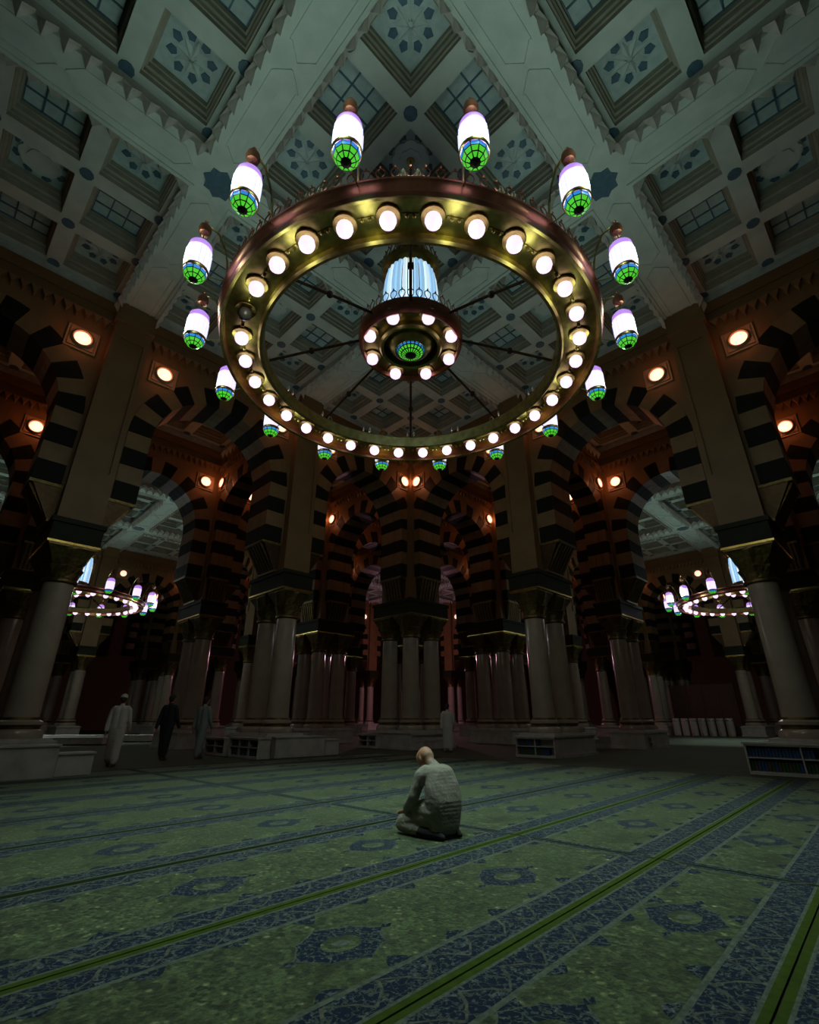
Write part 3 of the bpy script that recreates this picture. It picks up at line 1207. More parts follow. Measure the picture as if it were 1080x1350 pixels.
# ------------------------------------------------------------------ chandeliers
def stained(rim_r, depth, n, scale=1.0):
    """bowl of leaded glass, opening up at z=0, bottom at -depth; slots lead, green, blue"""
    bm = bmesh.new()
    rings = [(1.0, 0.0, 2), (0.93, .35, 2), (0.70, .70, 1), (0.36, .93, 1), (0.16, 1.0, 0)]
    vs_ = []
    for r, d, m in rings:
        vs_.append([bm.verts.new((rim_r * r * math.cos(2 * PI * i / n), rim_r * r * math.sin(2 * PI * i / n), -depth * d)) for i in range(n)])
    faces = []
    for j in range(len(rings) - 1):
        for i in range(n):
            f = bm.faces.new((vs_[j][i], vs_[j][(i + 1) % n], vs_[j + 1][(i + 1) % n], vs_[j + 1][i]))
            f.material_index = rings[j + 1][2] if j > 0 else 2
            if j == 1 and i % 2 == 0:
                f.material_index = 1
            faces.append(f)
    f = bm.faces.new(list(reversed(vs_[-1])))
    f.material_index = 0
    bmesh.ops.recalc_face_normals(bm, faces=bm.faces)
    keep = {f: f.material_index for f in faces}
    res = bmesh.ops.inset_individual(bm, faces=faces, thickness=rim_r * .06, depth=0.0)
    for f in res['faces']:
        f.material_index = 0
    for f, m in keep.items():
        f.material_index = m
    me = bpy.data.meshes.new('stained_bowl')
    bm.to_mesh(me)
    bm.free()
    for m in ('lead', 'glass_green', 'glass_blue'):
        me.materials.append(M[m])
    return me


me_bowl = stained(.195, .19, 10)
me_bowl_c = stained(.30, .16, 20)

# lantern glass: body with violet shoulder, slim ribs
mb = MB()
mb.lathe([(.06, .95), (.13, .93), (.19, .86), (.205, .74), (.205, .45), (.19, .27)], 24, [1, 1, 1, 0, 0], cap=False)
for k in range(16):
    a = 2 * PI * k / 16
    x, y = math.cos(a), math.sin(a)
    mb.tube([(x * .207, y * .207, .72), (x * .207, y * .207, .45), (x * .193, y * .193, .28)], .008, 4, 2)
me_glass = mb.mesh('glass_shade', ['glass_lit', 'glass_edge', 'glass_rib'], True)
mb = MB()
mb.lathe([(.20, .23), (.215, .25), (.215, .29), (.195, .30)], 24, 0, cap=False)
mb.tube([(0, 0, .94), (0, 0, 1.22)], .012, 6)
mb.lathe([(.02, .93), (.07, .95), (.06, 1.0), (.02, 1.02)], 12, 0)
# curved arm back to the ring (ring lies toward -x, 0.6 m in)
mb.tube([(0.0, 0, 1.36), (-.10, 0, 1.42), (-.25, 0, 1.34), (-.38, 0, 1.08), (-.46, 0, .8), (-.52, 0, .38)], .02, 6)
mb.tube([(-.205, 0, .27), (-.38, 0, .30), (-.52, 0, .36)], .011, 5)
me_arm = mb.mesh('lantern_arm', 'brass', True)
mb = MB()
mb.lathe([(.02, 1.18), (.09, 1.20), (.115, 1.28), (.10, 1.36), (.05, 1.42), (.02, 1.48), (.035, 1.50), (.01, 1.54)], 14, 0)
me_capball = mb.mesh('lantern_cap', 'copper', True)

Z_RING = 8.06


def ring_meshes():
    out = {}
    n = 128
    mb = MB()
    mb.lathe([(3.84, .02), (3.90, .00), (3.93, .06), (3.91, .12), (3.94, .24), (3.98, .27), (3.98, .31), (3.92, .33), (3.86, .30), (3.83, .14)], n, 0, closed=True)
    out['outer'] = mb.mesh('outer_band', 'copper', True)
    mb = MB()
    mb.lathe([(3.845, .0), (3.90, -.02), (3.90, .015), (3.845, .03)], n, 0, closed=True)
    mb.lathe([(3.10, .02), (3.16, .0), (3.20, .04), (3.20, .28), (3.24, .33), (3.12, .33), (3.08, .28), (3.10, .10)], n, 0, closed=True)
    out['inner'] = mb.mesh('inner_band', 'brass', True)
    mb = MB()
    mb.lathe([(3.19, .16), (3.85, .16), (3.85, .20), (3.19, .20)], n, 0, closed=True)
    out['plate'] = mb.mesh('ring_plate', 'brass', True)
    mb = MB()
    mb.lathe([(.001, -.145), (.06, -.125), (.115, -.075), (.135, -.01), (.12, .06), (.07, .11), (.03, .13)], 14, 0)
    out['bulb'] = mb.mesh('bulb', 'bulb', True)
    out['bulb_off'] = mb.mesh('bulb', 'bulb_off', True)
    mb = MB()
    mb.lathe([(.19, .07), (.20, .09), (.10, .125), (.045, .13)], 16, 0, cap=False)
    out['socket'] = mb.mesh('socket', 'brass', True)
    mb = MB()
    for s_ in (-1, 1):
        mb.lathe([(.005, -.03), (.03, -.01), (.03, .03), (.01, .06)], 8, 0, c=(0, s_ * .055))
    mb.box((-.03, -.13, .03), (.03, .13, .05))
    out['orn'] = mb.mesh('ornament', 'brass', True)
    mb = MB()
    pts = []
    for k in range(11):
        t = 2 * PI * k / 11
        pts.append((0.012 * math.cos(t), 0.065 * math.sin(t) * (1 - .25 * math.cos(t)), .13 - .125 * math.cos(t)))
    mb.tube(pts, .011, 5, 0, close=True)
    mb.lathe([(.004, .25), (.02, .27), (.004, .31)], 6, 0)
    out['loop'] = mb.mesh('crest_loop', 'copper', True)
    mb = MB()
    mb.lathe([(.01, 0), (.015, .08), (.045, .13), (.05, .18), (.03, .26), (.004, .33)], 10, 0)
    out['drop'] = mb.mesh('glass_drop', 'drop', True)
    # inner crown
    mb = MB()
    mb.lathe([(1.05, .0), (1.09, -.02), (1.13, .06), (1.16, .24), (1.17, .33), (1.11, .34), (1.08, .12), (1.04, .10)], 64, 0, closed=True)
    out['c_outer'] = mb.mesh('crown_band', 'copper', True)
    mb = MB()
    mb.lathe([(.62, .16), (1.07, .14), (1.07, .20), (.62, .22)], 64, 0, closed=True)
    mb.lathe([(.60, .02), (.66, .0), (.70, .05), (.66, .20), (.58, .26)], 48, 0, closed=True)
    out['c_plate'] = mb.mesh('crown_plate', 'brass', True)
    mb = MB()
    mb.lathe([(.64, .05), (.60, .30), (.46, .22), (.36, .02), (.31, -.04), (.34, -.06), (.42, .0), (.55, .18), (.62, .26)], 48, 0, cap=False)
    out['c_cup'] = mb.mesh('crown_cup', 'brass', True)
    # tall central lantern
    mb = MB()
    mb.lathe([(.60, .50), (.66, .52), (.66, .60), (.60, .62)], 48, 0, closed=True)
    mb.lathe([(.44, 2.20), (.56, 2.18), (.66, 2.24), (.70, 2.36), (.66, 2.46), (.56, 2.62), (.42, 2.88), (.22, 3.22), (.10, 3.42), (.06, 3.7)], 48, 0, cap=False)
    mb.lathe([(.30, .20), (.34, .3), (.60, .5)], 32, 0, cap=False)
    out['c_frame'] = mb.mesh('lantern_crown', 'gold', True)
    mb = MB()
    mb.lathe([(.03, .6), (.03, 7.45)], 10, 0)
    mb.lathe([(.10, 6.75), (.16, 6.8), (.16, 6.9), (.26, 7.1), (.30, 7.3), (.30, 7.4)], 20, 0)
    mb.lathe([(.06, 4.4), (.09, 4.5), (.06, 4.6)], 12, 0)
    out['rod'] = mb.mesh('hanging_rod', 'brass', True)
    mb = MB()
    mb.tube([(0, 0, .6), (0, 0, 1.5), (-.03, 0, 1.9), (-.08, 0, 2.22)], [.056, .056, .053, .048], 8, 0)
    out['tube_b'] = mb.mesh('glass_tube', 'tube_blue', True)
    out['tube_p'] = mb.mesh('glass_tube', 'tube_pale', True)
    mb = MB()
    mb.tube([(1.12, 0, .30), (2.2, 0, .0), (3.15, 0, -.28)], .03, 6)
    mb.lathe([(.02, -.08), (.06, -.04), (.06, .04), (.02, .08)], 8, 0, c=(2.2, 0))
    out['spoke'] = mb.mesh('spoke', 'bronze', True)
    return out


RM = ring_meshes()


def chandelier(u, v, label, full, dz=0.0, col=CH_COL, watt=1.0):
    p = W(u, v, Z_RING + dz)
    e = ob('chandelier', None, None, p, (0, 0, -PI / 2))       # local +x looks toward the photographer
    tag(e, label, 'chandelier', 'ring chandeliers')
    ob('outer_band', RM['outer'], e)
    ob('inner_band', RM['inner'], e)
    ob('ring_plate', RM['plate'], e)
    for k in range(32):
        a = 2 * PI * (k + .5) / 32
        x, y = 3.5 * math.cos(a), 3.5 * math.sin(a)
        deg = math.degrees(a)
        off = full and abs(deg - 298.1) < 3
        b = ob('bulb', RM['bulb_off' if off else 'bulb'], e, (x, y, .04))
        if off:
            b['label'] = 'unlit bulb'
        if full:
            ob('socket', RM['socket'], e, (x, y, .04))
            a2 = 2 * PI * k / 32
            ob('ornament', RM['orn'], e, (3.5 * math.cos(a2), 3.5 * math.sin(a2), .11), (0, 0, a2))
    if full:
        for k in range(112):
            a = 2 * PI * k / 112
            ob('crest_loop', RM['loop'], e, (3.95 * math.cos(a), 3.95 * math.sin(a), .31), (0, 0, a))
        for k in range(16):
            for dlt in (-.028, .028):
                a = 2 * PI * k / 16 + dlt
                ob('glass_drop', RM['drop'], e, (3.88 * math.cos(a), 3.88 * math.sin(a), .32))
                ob('glass_drop', RM['drop'], e, (3.16 * math.cos(a), 3.16 * math.sin(a), .32), scale=(.7, .7, .7))
    for k in range(16):
        a = 2 * PI * (k + .5) / 16
        ln = ob('lantern', me_arm, e, (4.45 * math.cos(a), 4.45 * math.sin(a), -.10), (0, 0, a))
        ob('glass_shade', me_glass, ln)
        ob('stained_bowl', me_bowl, ln, (0, 0, .24))
        ob('lantern_cap', me_capball, ln)
        if full or k % 4 == 0:
            ld = bpy.data.lights.new('lantern_light', 'POINT')
            ld.energy = CH_WATT * watt * (1 + .35 * math.cos(a) if full else 4)
            ld.color = col
            ld.shadow_soft_size = 0.10
            ob('lantern_light', ld, ln, (.36, 0, .50))
            ld = bpy.data.lights.new('added_uplight', 'SPOT')  # extra spot outside the glass, added to lift the ceiling above the ring
            ld.energy = UP_WATT * watt * (1 + .60 * math.cos(a) if full else 4)
            ld.color = col
            ld.spot_size = math.radians(116)
            ld.spot_blend = 1.0
            ld.shadow_soft_size = 0.10
            ob('added_uplight', ld, ln, (.30, 0, 1.0), (PI, 0, 0))
    if True:
        for k in range(0, 16, 1 if full else 4):                     # the bulbs sit in a channel, so the ring throws its light down
            a = 2 * PI * (k + .5) / 16
            ld = bpy.data.lights.new('ring_light', 'SPOT')
            ld.energy = RING_WATT * (1 if full else 3.2)
            ld.color = (0.72, 1.0, 0.93)
            ld.spot_size = math.radians(70)
            ld.spot_blend = 1.0
            ld.shadow_soft_size = .1
            ob('ring_light', ld, e, (3.5 * math.cos(a), 3.5 * math.sin(a), -.10))
            ld = bpy.data.lights.new('bulb_light', 'POINT')
            ld.energy = 2.5
            ld.color = (1, 1, .75)
            ld.shadow_soft_size = .12
            ob('bulb_light', ld, e, (3.5 * math.cos(a), 3.5 * math.sin(a), -.14))
    for k in range(8):
        a = 2 * PI * k / 8
        ob('spoke', RM['spoke'], e, (0, 0, .62), (0, 0, a))
    zc = .66
    ob('crown_band', RM['c_outer'], e, (0, 0, zc))
    ob('crown_plate', RM['c_plate'], e, (0, 0, zc))
    ob('crown_cup', RM['c_cup'], e, (0, 0, zc))
    ob('stained_bowl', me_bowl_c, e, (0, 0, zc - .03))
    for k in range(8):
        a = 2 * PI * (k + .5) / 8
        ob('bulb', RM['bulb'], e, (.95 * math.cos(a), .95 * math.sin(a), zc + .04))
        if full:
            ob('socket', RM['socket'], e, (.95 * math.cos(a), .95 * math.sin(a), zc + .04))
    if full:
        for k in range(40):
            a = 2 * PI * k / 40
            ob('crest_loop', RM['loop'], e, (1.14 * math.cos(a), 1.14 * math.sin(a), zc + .33), (0, 0, a))
        for k in range(28):
            a = 2 * PI * k / 28
            ob('crest_loop', RM['loop'], e, (.66 * math.cos(a), .66 * math.sin(a), zc + 2.42), (0, 0, a))
    fr = ob('central_lantern', RM['c_frame'], e, (0, 0, zc))
    for k in range(28):
        a = 2 * PI * k / 28
        ob('glass_tube', RM['tube_p' if k % 3 == 0 else 'tube_b'], fr, (.60 * math.cos(a), .60 * math.sin(a), 0), (0, 0, a))
    for k in range(5):
        a = 2 * PI * k / 5 + .4
        ob('bulb', RM['bulb'], fr, (.40 * math.cos(a), .40 * math.sin(a), 1.0 + .25 * (k % 3)))
    ob('hanging_rod', RM['rod'], e, (0, 0, zc + (-.2)))
    return e


chandelier(0, 0, 'huge ring chandelier hanging over the middle of the hall', True)
chandelier(0, 4 * L, 'smaller-looking ring chandelier in the neighbouring bay behind the left column', False, -.5)
chandelier(4 * L, 0, 'smaller-looking ring chandelier in the neighbouring bay behind the right column', False, -.5)
mb = MB()
mb.lathe([(.012, .3), (.012, 7.2)], 8, 0)
mb.lathe([(.06, .18), (.32, .20), (.34, .26), (.10, .34)], 20, 0)
pk = ob('added_glow_lamp', mb.mesh('added_lamp_frame', 'brass', True), None, W(4 * L - .5, 4 * L - .5, 7.1))  # hidden lamp added to give the pink glow on the far arches
tag(pk, 'unseen lamp added for the pink glow behind the central pier', 'lamp')
mb = MB()
mb.lathe([(.05, -.12), (.20, -.08), (.26, .04), (.24, .19)], 20, 0)
ob('added_lamp_globe', mb.mesh('added_lamp_globe', 'pink_globe', True), pk)
ld = bpy.data.lights.new('added_glow_light', 'POINT')
ld.energy = 900
ld.color = (1.0, .48, .62)
ld.shadow_soft_size = .2
ob('added_glow_light', ld, pk, (0, 0, -.4))


# ------------------------------------------------------------------ low white bookcases round the piers
def book_mesh(w, h, d, colname):
    mb = MB()
    mb.box((0, 0, 0), (w, d, h), 0)
    mb.box((.004, -.002, .006), (w - .004, .0, h - .006), 0)
    mb.box((.006, .006, h), (w - .006, d - .004, h + .001), 1)
    return mb.mesh('book', [colname, 'white_paint'])


M['book_blue'] = mat('book_blue', (0.02, 0.06, 0.16), 0.5)
M['book_green'] = mat('book_green', (0.02, 0.07, 0.03), 0.5)
M['book_brown'] = mat('book_brown', (0.09, 0.04, 0.02), 0.5)
BOOKS = [book_mesh(.055, .21, .17, c) for c in ('book_blue', 'book_green', 'book_brown')]


def bookcase(p, rot, ln, h, label, books=None, depth=.42, panes=2):
    """front looks toward local -y, origin at the foot of the front edge's middle"""
    mb = MB()
    t = .035
    x0, x1 = -ln / 2, ln / 2
    mb.box((x0, 0, 0), (x0 + t, depth, h))
    mb.box((x1 - t, 0, 0), (x1, depth, h))
    mb.box((x0 + t, 0, 0), (x1 - t, depth, .07))
    mb.box((x0 + t, depth - .02, .07), (x1 - t, depth, h - .04))
    o = ob('bookcase', mb.mesh('bookcase', 'white_paint'), None, p, (0, 0, rot))
    tag(o, label, 'bookcase', 'low white bookcases around the piers')
    mb = MB()
    mb.box((x0 - .03, -.03, h - .04), (x1 + .03, depth + .03, h))
    mb.box((x0 + .0, -.01, h - .075), (x1 - .0, 0, h - .04))
    ob('top_board', mb.mesh('top_board', 'white_paint'), o)
    mb = MB()
    mb.box((x0 + t, .01, h * .50), (x1 - t, depth - .02, h * .50 + .025))
    ob('shelf', mb.mesh('shelf', 'white_paint'), o)
    for k in range(1, panes):
        x = x0 + ln * k / panes
        mb = MB()
        mb.box((x - .015, .01, .07), (x + .015, depth - .02, h - .04))
        ob('divider', mb.mesh('divider', 'white_paint'), o)
    mb = MB()
    mb.box((x0 + t, depth - .03, .07), (x1 - t, depth - .021, h - .04))
    ob('back_panel', mb.mesh('back_panel', 'shelf_dark'), o)
    return o


def books_in(case, x0, x1, z, mi, n, lab, ln, step=.062):
    for k in range(n):
        x = x0 + k * step
        if x + .06 > x1:
            break
        b = ob('book', BOOKS[mi if mi is not None else random.randrange(3)], None, case.matrix_world @ Vector((0, 0, 0)))
        b.matrix_world = Matrix.Translation(case.location) @ Matrix.Rotation(case.rotation_euler.z, 4, 'Z') @ Matrix.Translation((x, .08, z))
        tag(b, '%s, %s along its %s shelf' % (lab, ordinal(k + 1), 'lower' if z < .2 else 'upper'), 'book', lab)


ZT = .014
# left edge: plain back to the hall
bookcase(WC(1.55, 14.05, ZT), A45 + PI, 2.7, .64, 'low white bookcase with plain back at the far left edge')
bookcase(WC(3.30, 14.25, ZT), A45 + PI, .70, .46, 'small white cabinet beside the far left bookcase')
# left middle pier
bookcase(WC(10.05, 15.60, ZT), A45 + PI, 1.9, .62, 'long low white bookcase with plain back before the left middle columns')
bookcase(WC(11.40, 15.72, ZT), A45 + PI, .60, .50, 'short white cabinet end before the left middle columns')
b3 = bookcase(WC(8.48, 16.13, ZT), A45 - PI / 2, 1.9, .60, 'open white bookcase facing left at the left middle columns', panes=3)
b3b = bookcase(WC(8.40, 18.05, ZT), A45 - PI / 2, 1.5, .56, 'open white bookcase in shade behind the left middle one', panes=2)
# right middle pier
b4 = bookcase(WC(15.25, 9.55, ZT), A45 - PI / 2, 1.45, .62, 'open white bookcase with dark books before the right middle columns', panes=2)
# right edge
b5 = bookcase(WC(14.15, 2.30, ZT), A45 - PI / 2, 2.1, .66, 'open white bookcase with blue books at the far right edge', panes=2)
# centre pier
b6 = bookcase(WC(15.2, 17.9, ZT), A45 - PI / 2, 1.2, .55, 'open white bookcase left of the central pier foot', panes=2)
bookcase(WC(16.6, 15.45, ZT), A45, 2.1, .58, 'low white bookcase in front of the central pier foot', panes=3)
# far right
b7 = bookcase(WC(23.2, 9.6, ZT), A45 - PI / 2, 1.6, .5, 'low white bookcase in the right aisle beyond the right middle columns', panes=2)
bpy.context.view_layer.update()
for cs, ln, nm in ((b3, 1.9, 'left middle'), (b4, 1.45, 'right middle'), (b5, 2.1, 'far right')):
    for z in (.07, .335):
        n = int((ln - .2) / .066)
        books_in(cs, -ln / 2 + .05, ln / 2 - .05, z, 0 if (cs is b5 and z > .2) else None, n - (0 if z < .2 else n // 3), 'dark book standing in the %s bookcase' % nm, ln, .064)

# dark red timber screen and water coolers far on the right, and pale strips for lit floor on the left
mb = MB()
mb.box((-2.3, 0, .0), (2.3, .12, 3.7))
for k in range(5):
    mb.box((-2.3 + 1.15 * k - .06, -.04, 0), (-2.3 + 1.15 * k + .06, .16, 3.8))
tag(ob('timber_screen', mb.mesh('timber_screen', 'wood'), None, W(5.5 * L, 6.85, 0), (0, 0, A45 - PI / 2)), 'dark red timber screen far behind on the right', 'screen')
mb = MB()
mb.lathe([(.24, 0), (.26, .05), (.26, .60), (.25, .64), (.27, .65), (.27, .69), (.20, .72)], 14, 0)
me_cooler = mb.mesh('cooler_body', 'white_paint', True)
mb = MB()
mb.box((-.03, -.36, .10), (.03, -.25, .14))
mb.lathe([(.26, .60), (.275, .63), (.26, .66)], 14, 0, closed=True)
me_tap = mb.mesh('tap', 'steel')
for k in range(7):
    o = ob('water_cooler', me_cooler, None, W(5.5 * L - 1.2, 8.75 - .62 * k, 0), (0, 0, A45 - PI / 2), (1, 1, 1.7))
    tag(o, 'pale water cooler, %s from the left in the row before the timber screen' % ordinal(k + 1), 'water cooler', 'water coolers in a row')
    ob('tap', me_tap, o)

# low pale boxes standing in for patches of light on the far left floor
for (p, sx, sy, lab) in ((Vector((-17.5, 29.5, 0)), 3.2, .5, 'long pale strip standing in for lit floor far behind on the left'), (Vector((-17.0, 26.0, 0)), 2.2, .45, 'short pale strip standing in for lit floor nearer on the left')):
    mb = MB()
    mb.box((-sx, -sy, .06), (sx, sy, .30), 0)
    mb.box((-sx + .1, -sy + .1, 0), (sx - .1, sy - .1, .06), 1)
    mb.box((-sx - .03, -sy - .03, .30), (sx + .03, sy + .03, .36), 0)
    tag(ob('lit_floor_patch', mb.mesh('lit_floor_patch', ['white_paint', 'shelf_dark']), None, p, (0, 0, .1)), lab, 'lit_floor_patch')


tops = [o for o in bpy.data.objects if o.parent is None]
number_from_left([o for o in tops if o.get('label', '').startswith('small warm')], 'small warm round lamp high in the arcades, %s inward from the %s edge')
number_from_left([o for o in tops if o.get('label', '').startswith('four-column marble pier of a far')], 'dim four-column marble pier of a far arcade, %s inward from the %s edge')
number_from_left([o for o in tops if o.get('label', '').startswith('marble column pair of a far')], 'dim marble column pair of a far arcade, %s inward from the %s edge')

# ------------------------------------------------------------------ people
def figure(name, prims, voxel, mats, loc, rotz, label, smooth_it=6):
    """prims: (p0, r0, p1, r1, slot) tapered capsules; fused into one continuous skin"""
    bm = bmesh.new()
    for (p0, r0, p1, r1, slot) in prims:
        p0, p1 = Vector(p0), Vector(p1)
        d = p1 - p0
        ln = max(d.length, 1e-4)
        q = d.to_track_quat('Z', 'Y') if d.length > 1e-4 else Matrix.Identity(3).to_quaternion()
        n, rows = 14, []
        for k in range(5):
            t = -PI / 2 + (PI / 2) * k / 4
            rows.append((max(r0 * math.cos(t), r0 * .02), r0 * math.sin(t)))
        for k in range(5):
            t = (PI / 2) * k / 4
            rows.append((max(r1 * math.cos(t), r1 * .02), ln + r1 * math.sin(t)))
        vr = []
        for r, z in rows:
            vr.append([bm.verts.new(p0 + q @ Vector((r * math.cos(2 * PI * i / n), r * math.sin(2 * PI * i / n), z))) for i in range(n)])
        for j in range(len(rows) - 1):
            for i in range(n):
                bm.faces.new((vr[j][i], vr[j][(i + 1) % n], vr[j + 1][(i + 1) % n], vr[j + 1][i]))
        bm.faces.new(list(reversed(vr[0])))
        bm.faces.new(vr[-1])
    me0 = bpy.data.meshes.new(name + '_raw')
    bm.to_mesh(me0)
    bm.free()
    tmp = bpy.data.objects.new(name + '_raw', me0)
    COL.objects.link(tmp)
    md = tmp.modifiers.new('remesh', 'REMESH')
    md.mode = 'VOXEL'
    md.voxel_size = voxel
    ms = tmp.modifiers.new('smooth', 'SMOOTH')
    ms.factor = .5
    ms.iterations = smooth_it
    bpy.context.view_layer.update()
    dg = bpy.context.evaluated_depsgraph_get()
    me = bpy.data.meshes.new_from_object(tmp.evaluated_get(dg))
    bpy.data.objects.remove(tmp)
    bpy.data.meshes.remove(me0)
    me.name = name
    n = len(me.vertices)
    co = np.zeros(n * 3)
    me.vertices.foreach_get('co', co)
    co = co.reshape(-1, 3)
    # cloth folds, tiny
    pc = np.zeros(len(me.polygons) * 3)
    me.polygons.foreach_get('center', pc)
    pc = pc.reshape(-1, 3)
    best = np.full(len(pc), 1e9)
    slot = np.zeros(len(pc), dtype=np.int32)
    for (p0, r0, p1, r1, sl) in prims:
        a, b = np.array(p0, float), np.array(p1, float)
        ab = b - a
        den = max(ab.dot(ab), 1e-9)
        t = np.clip(((pc - a) @ ab) / den, 0, 1)
        dist = np.linalg.norm(pc - (a + t[:, None] * ab), axis=1) - (r0 + (r1 - r0) * t)
        w = dist < best
        best[w] = dist[w]
        slot[w] = sl
    me.materials.clear()
    for m in mats:
        me.materials.append(M[m])
    me.polygons.foreach_set('material_index', slot)
    me.polygons.foreach_set('use_smooth', [True] * len(me.polygons))
    me.update()
    o = ob('person', me, None, loc, (0, 0, rotz))
    tag(o, label, 'person')
    return o


def hand(prims, wrist, fwd, side, up, sl, s_=1.0, curl=.35):
    """palm and five fingers; fwd/side/up unit vectors, side points to the thumb"""
    w, f, sd, u = Vector(wrist), Vector(fwd).normalized(), Vector(side).normalized(), Vector(up).normalized()
    palm_end = w + f * .085 * s_
    for k in (-1, 0, 1):
        prims.append((w + sd * .012 * k, .017 * s_, palm_end + sd * .022 * k * s_, .0145 * s_, sl))
    for k, lnf in ((-1.5, .055), (-.5, .07), (.5, .075), (1.5, .066)):
        b = palm_end + sd * .0185 * k * s_
        m = b + (f - u * curl * .4).normalized() * lnf * .5 * s_
        e = m + (f - u * curl * 1.3).normalized() * lnf * .5 * s_
        prims.append((b, .0092 * s_, m, .0086 * s_, sl))
        prims.append((m, .0086 * s_, e, .0072 * s_, sl))
    b = w + f * .025 * s_ + sd * .026 * s_
    m = b + (f * .6 + sd * .8).normalized() * .038 * s_
    e = m + (f * .9 + sd * .35 - u * curl * .3).normalized() * .032 * s_
    prims.append((b, .012 * s_, m, .010 * s_, sl))
    prims.append((m, .010 * s_, e, .008 * s_, sl))


def head(prims, c, fwd, up, sk, hair, s_=1.0, hairy=False):
    c, f, u = Vector(c), Vector(fwd).normalized(), Vector(up).normalized()
    sd = u.cross(f).normalized()

    def P(a, b, d):
        return c + f * a * s_ + sd * b * s_ + u * d * s_
    prims.append((P(-.02, 0, .035), .088 * s_, P(.025, 0, .035), .082 * s_, sk))     # cranium
    prims.append((P(.035, 0, -.01), .070 * s_, P(.055, 0, -.065), .046 * s_, sk))    # face to chin
    prims.append((P(.02, .035, -.055), .03 * s_, P(.06, .015, -.085), .022 * s_, sk))
    prims.append((P(.02, -.035, -.055), .03 * s_, P(.06, -.015, -.085), .022 * s_, sk))
    prims.append((P(.098, 0, .015), .010 * s_, P(.118, 0, -.022), .014 * s_, sk))    # nose
    prims.append((P(.085, .022, -.052), .008 * s_, P(.085, -.022, -.052), .008 * s_, sk))  # mouth
    prims.append((P(.085, .03, .03), .013 * s_, P(.085, .045, .028), .011 * s_, sk))  # brows
    prims.append((P(.085, -.03, .03), .013 * s_, P(.085, -.045, .028), .011 * s_, sk))
    for k in (-1, 1):
        prims.append((P(.0, k * .083, .015), .016 * s_, P(-.005, k * .086, -.018), .011 * s_, sk))  # ears
    if hairy:
        prims.append((P(-.03, 0, .045), .093 * s_, P(.03, 0, .062), .076 * s_, hair))
        prims.append((P(-.05, 0, .0), .075 * s_, P(-.045, 0, -.03), .062 * s_, hair))
    else:
        prims.append((P(-.045, 0, .0), .073 * s_, P(-.045, 0, -.035), .060 * s_, hair))


# kneeling man: local +x forward, +y his left
K = []
SH, SK, TR, SO, HA = 0, 1, 2, 3, 4
for s_ in (1, -1):
    K.append(((-.08, .10 * s_, .20), .115, (.30, .21 * s_, .115), .080, TR))          # thigh
    K.append(((.325, .215 * s_, .088), .076, (.06, .20 * s_, .072), .058, TR))          # shin under the thigh
    K.append(((.05, .20 * s_, .062), .050, (-.06, .175 * s_, .05), .046, SO))           # ankle
    K.append(((-.05, .18 * s_, .052), .048, (-.20, .125 * s_, .044), .036, SO))         # foot
    K.append(((-.20, .125 * s_, .044), .036, (-.25, .115 * s_, .032), .026, SO))
    # tunic draped over hips and thighs
    K.append(((-.10, .09 * s_, .24), .135, (.09, .135 * s_, .235), .108, SH))
    # shoulder, sleeve, cuff
    K.append(((.02, .12 * s_, .590), .088, (.03, .180 * s_, .565), .076, SH))
    K.append(((.03, .190 * s_, .560), .070, (.07, .245 * s_, .375), .060, SH))
    K.append(((.07, .245 * s_, .375), .060, (.20, .235 * s_, .265), .046, SH))
    K.append(((.20, .235 * s_, .265), .047, (.215, .233 * s_, .257), .046, SH))
    K.append(((.215, .232 * s_, .255), .027, (.25, .225 * s_, .235), .025, SK))
    hand(K, (.25, .224 * s_, .226), (.95, -.05 * s_, -.24), (0, -s_, 0), (.2, 0, 1), SK, 1.0, .3)
for t in range(14):                                               # seat, waist and back, one smooth drape
    q = t / 13
    z = .13 + .45 * q
    r = .112 + .020 * math.sin(min(q * 2.1, 1.0) * PI / 2) - .038 * max(0, q - .45) / .55
    x = -.135 + .02 * q + .09 * max(0, q - .5) ** 1.3
    w = .072 + .04 * q - .11 * max(0, q - .70)
    K.append(((x, w, z), r, (x, -w, z), r, SH))
K.append(((-.01, .045, .60), .082, (-.01, -.045, .60), .082, SH))
K.append(((.0, 0, .615), .085, (.045, 0, .665), .064, SH))       # collar
K.append(((.045, 0, .655), .056, (.105, .01, .715), .054, SK))    # neck
K.append(((.10, .12, .235), .095, (.10, -.12, .235), .095, SH))   # hem across the lap
head(K, (.165, .012, .722), (.80, .12, -.60), (.60, 0, .80), SK, HA, 1.0)
figure('kneeling_person', K, .0075, ['cloth', 'skin', 'cloth', 'sock', 'hair'], Vector((.275, 6.10, .0135)), math.radians(126),
       'person in khaki tunic and trousers kneeling with bowed head on the carpet', 9)


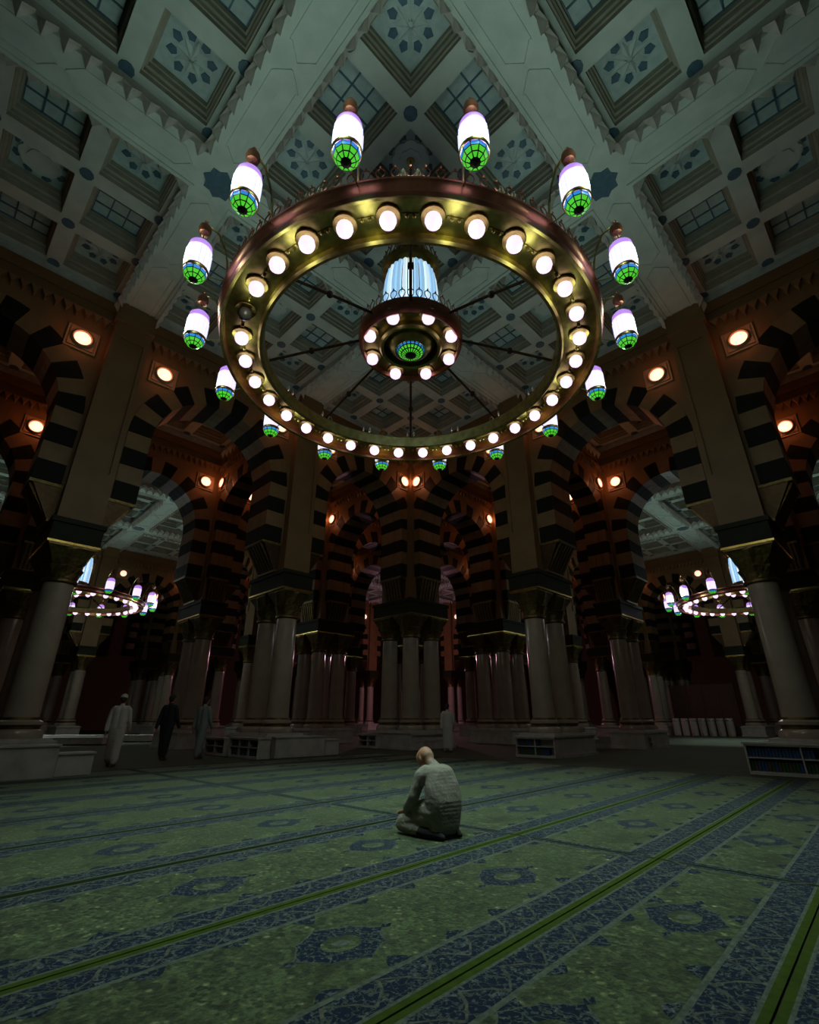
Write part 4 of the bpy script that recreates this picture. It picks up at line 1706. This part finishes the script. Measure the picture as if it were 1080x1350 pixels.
def standing(loc, rotz, robe, label, cap, stride=.12, h=1.76, hairslot='hair_dark', arms=.1, longrobe=True):
    s_ = h / 1.76
    Pz = []
    RB, SKN, HR, FT, CP_ = 0, 1, 2, 3, 4

    def V(x, y, z):
        return (x * s_, y * s_, z * s_)
    for k in (1, -1):
        st = stride * k
        Pz.append((V(0, .09 * k, .95), .125 * s_, V(st * .5, .09 * k, .52), .105 * s_, RB))
        Pz.append((V(st * .5, .09 * k, .52), .105 * s_, V(st, .085 * k, .14), .092 * s_, RB))
        Pz.append((V(st * .95, .085 * k, .16), .045 * s_, V(st, .085 * k, .06), .042 * s_, SKN))
        Pz.append((V(st - .05, .085 * k, .04), .038 * s_, V(st + .15, .09 * k, .035), .034 * s_, FT))
        # arm
        sw = -arms * k
        Pz.append((V(0, .15 * k, 1.40), .085 * s_, V(0, .19 * k, 1.37), .07 * s_, RB))
        Pz.append((V(0, .20 * k, 1.37), .066 * s_, V(sw * .4, .245 * k, 1.10), .056 * s_, RB))
        Pz.append((V(sw * .4, .245 * k, 1.10), .056 * s_, V(sw * 1.2 + .04, .25 * k, .87), .05 * s_, RB))
        hand(Pz, V(sw * 1.2 + .045, .25 * k, .845), (.15, 0, -1), (1, -.2 * k, 0), (0, k, 0), SKN, 1.05 * s_, -.35)
    Pz.append((V(0, .06, .95), .135 * s_, V(0, .07, 1.36), .125 * s_, RB))
    Pz.append((V(0, -.06, .95), .135 * s_, V(0, -.07, 1.36), .125 * s_, RB))
    if longrobe:
        for k in range(12):
            z = .92 - .065 * k
            t = k / 11
            Pz.append((V(stride * .75 * t, .055 + .02 * t, z), (.128 - .012 * t) * s_, V(-stride * .75 * t, -.055 - .02 * t, z), (.128 - .012 * t) * s_, RB))
    Pz.append((V(.0, 0, 1.42), .085 * s_, V(.01, 0, 1.49), .06 * s_, RB))
    Pz.append((V(.01, 0, 1.48), .054 * s_, V(.03, 0, 1.56), .052 * s_, SKN))
    head(Pz, V(.04, 0, 1.63), (1, 0, -.08), (.08, 0, 1), SKN, HR, s_, True)
    if cap:
        Pz.append((V(.015, 0, 1.70), .094 * s_, V(.05, 0, 1.705), .088 * s_, CP_))
    figure('standing_person', Pz, .014, [robe, 'skin', hairslot, 'sandal', 'robe_white'], loc, rotz, label, 3)


standing(Vector((-7.95, 14.45, .002)), math.radians(105), 'robe_white', 'person in a long white robe and white cap walking away at left', True, .10, 1.78)
standing(Vector((-7.65, 16.7, .002)), math.radians(80), 'robe_black', 'person in a black robe walking between two paler robed people', False, .10, 1.88, arms=.14)
standing(Vector((-6.75, 17.2, .002)), math.radians(70), 'robe_grey', 'person in a blue-grey tunic walking beside the one in black', False, .14, 1.84)
standing(Vector((1.42, 20.4, .002)), math.radians(95), 'robe_white', 'person in a white robe standing at the foot of the central pier', False, .06, 1.72)
bpy.context.view_layer.update()
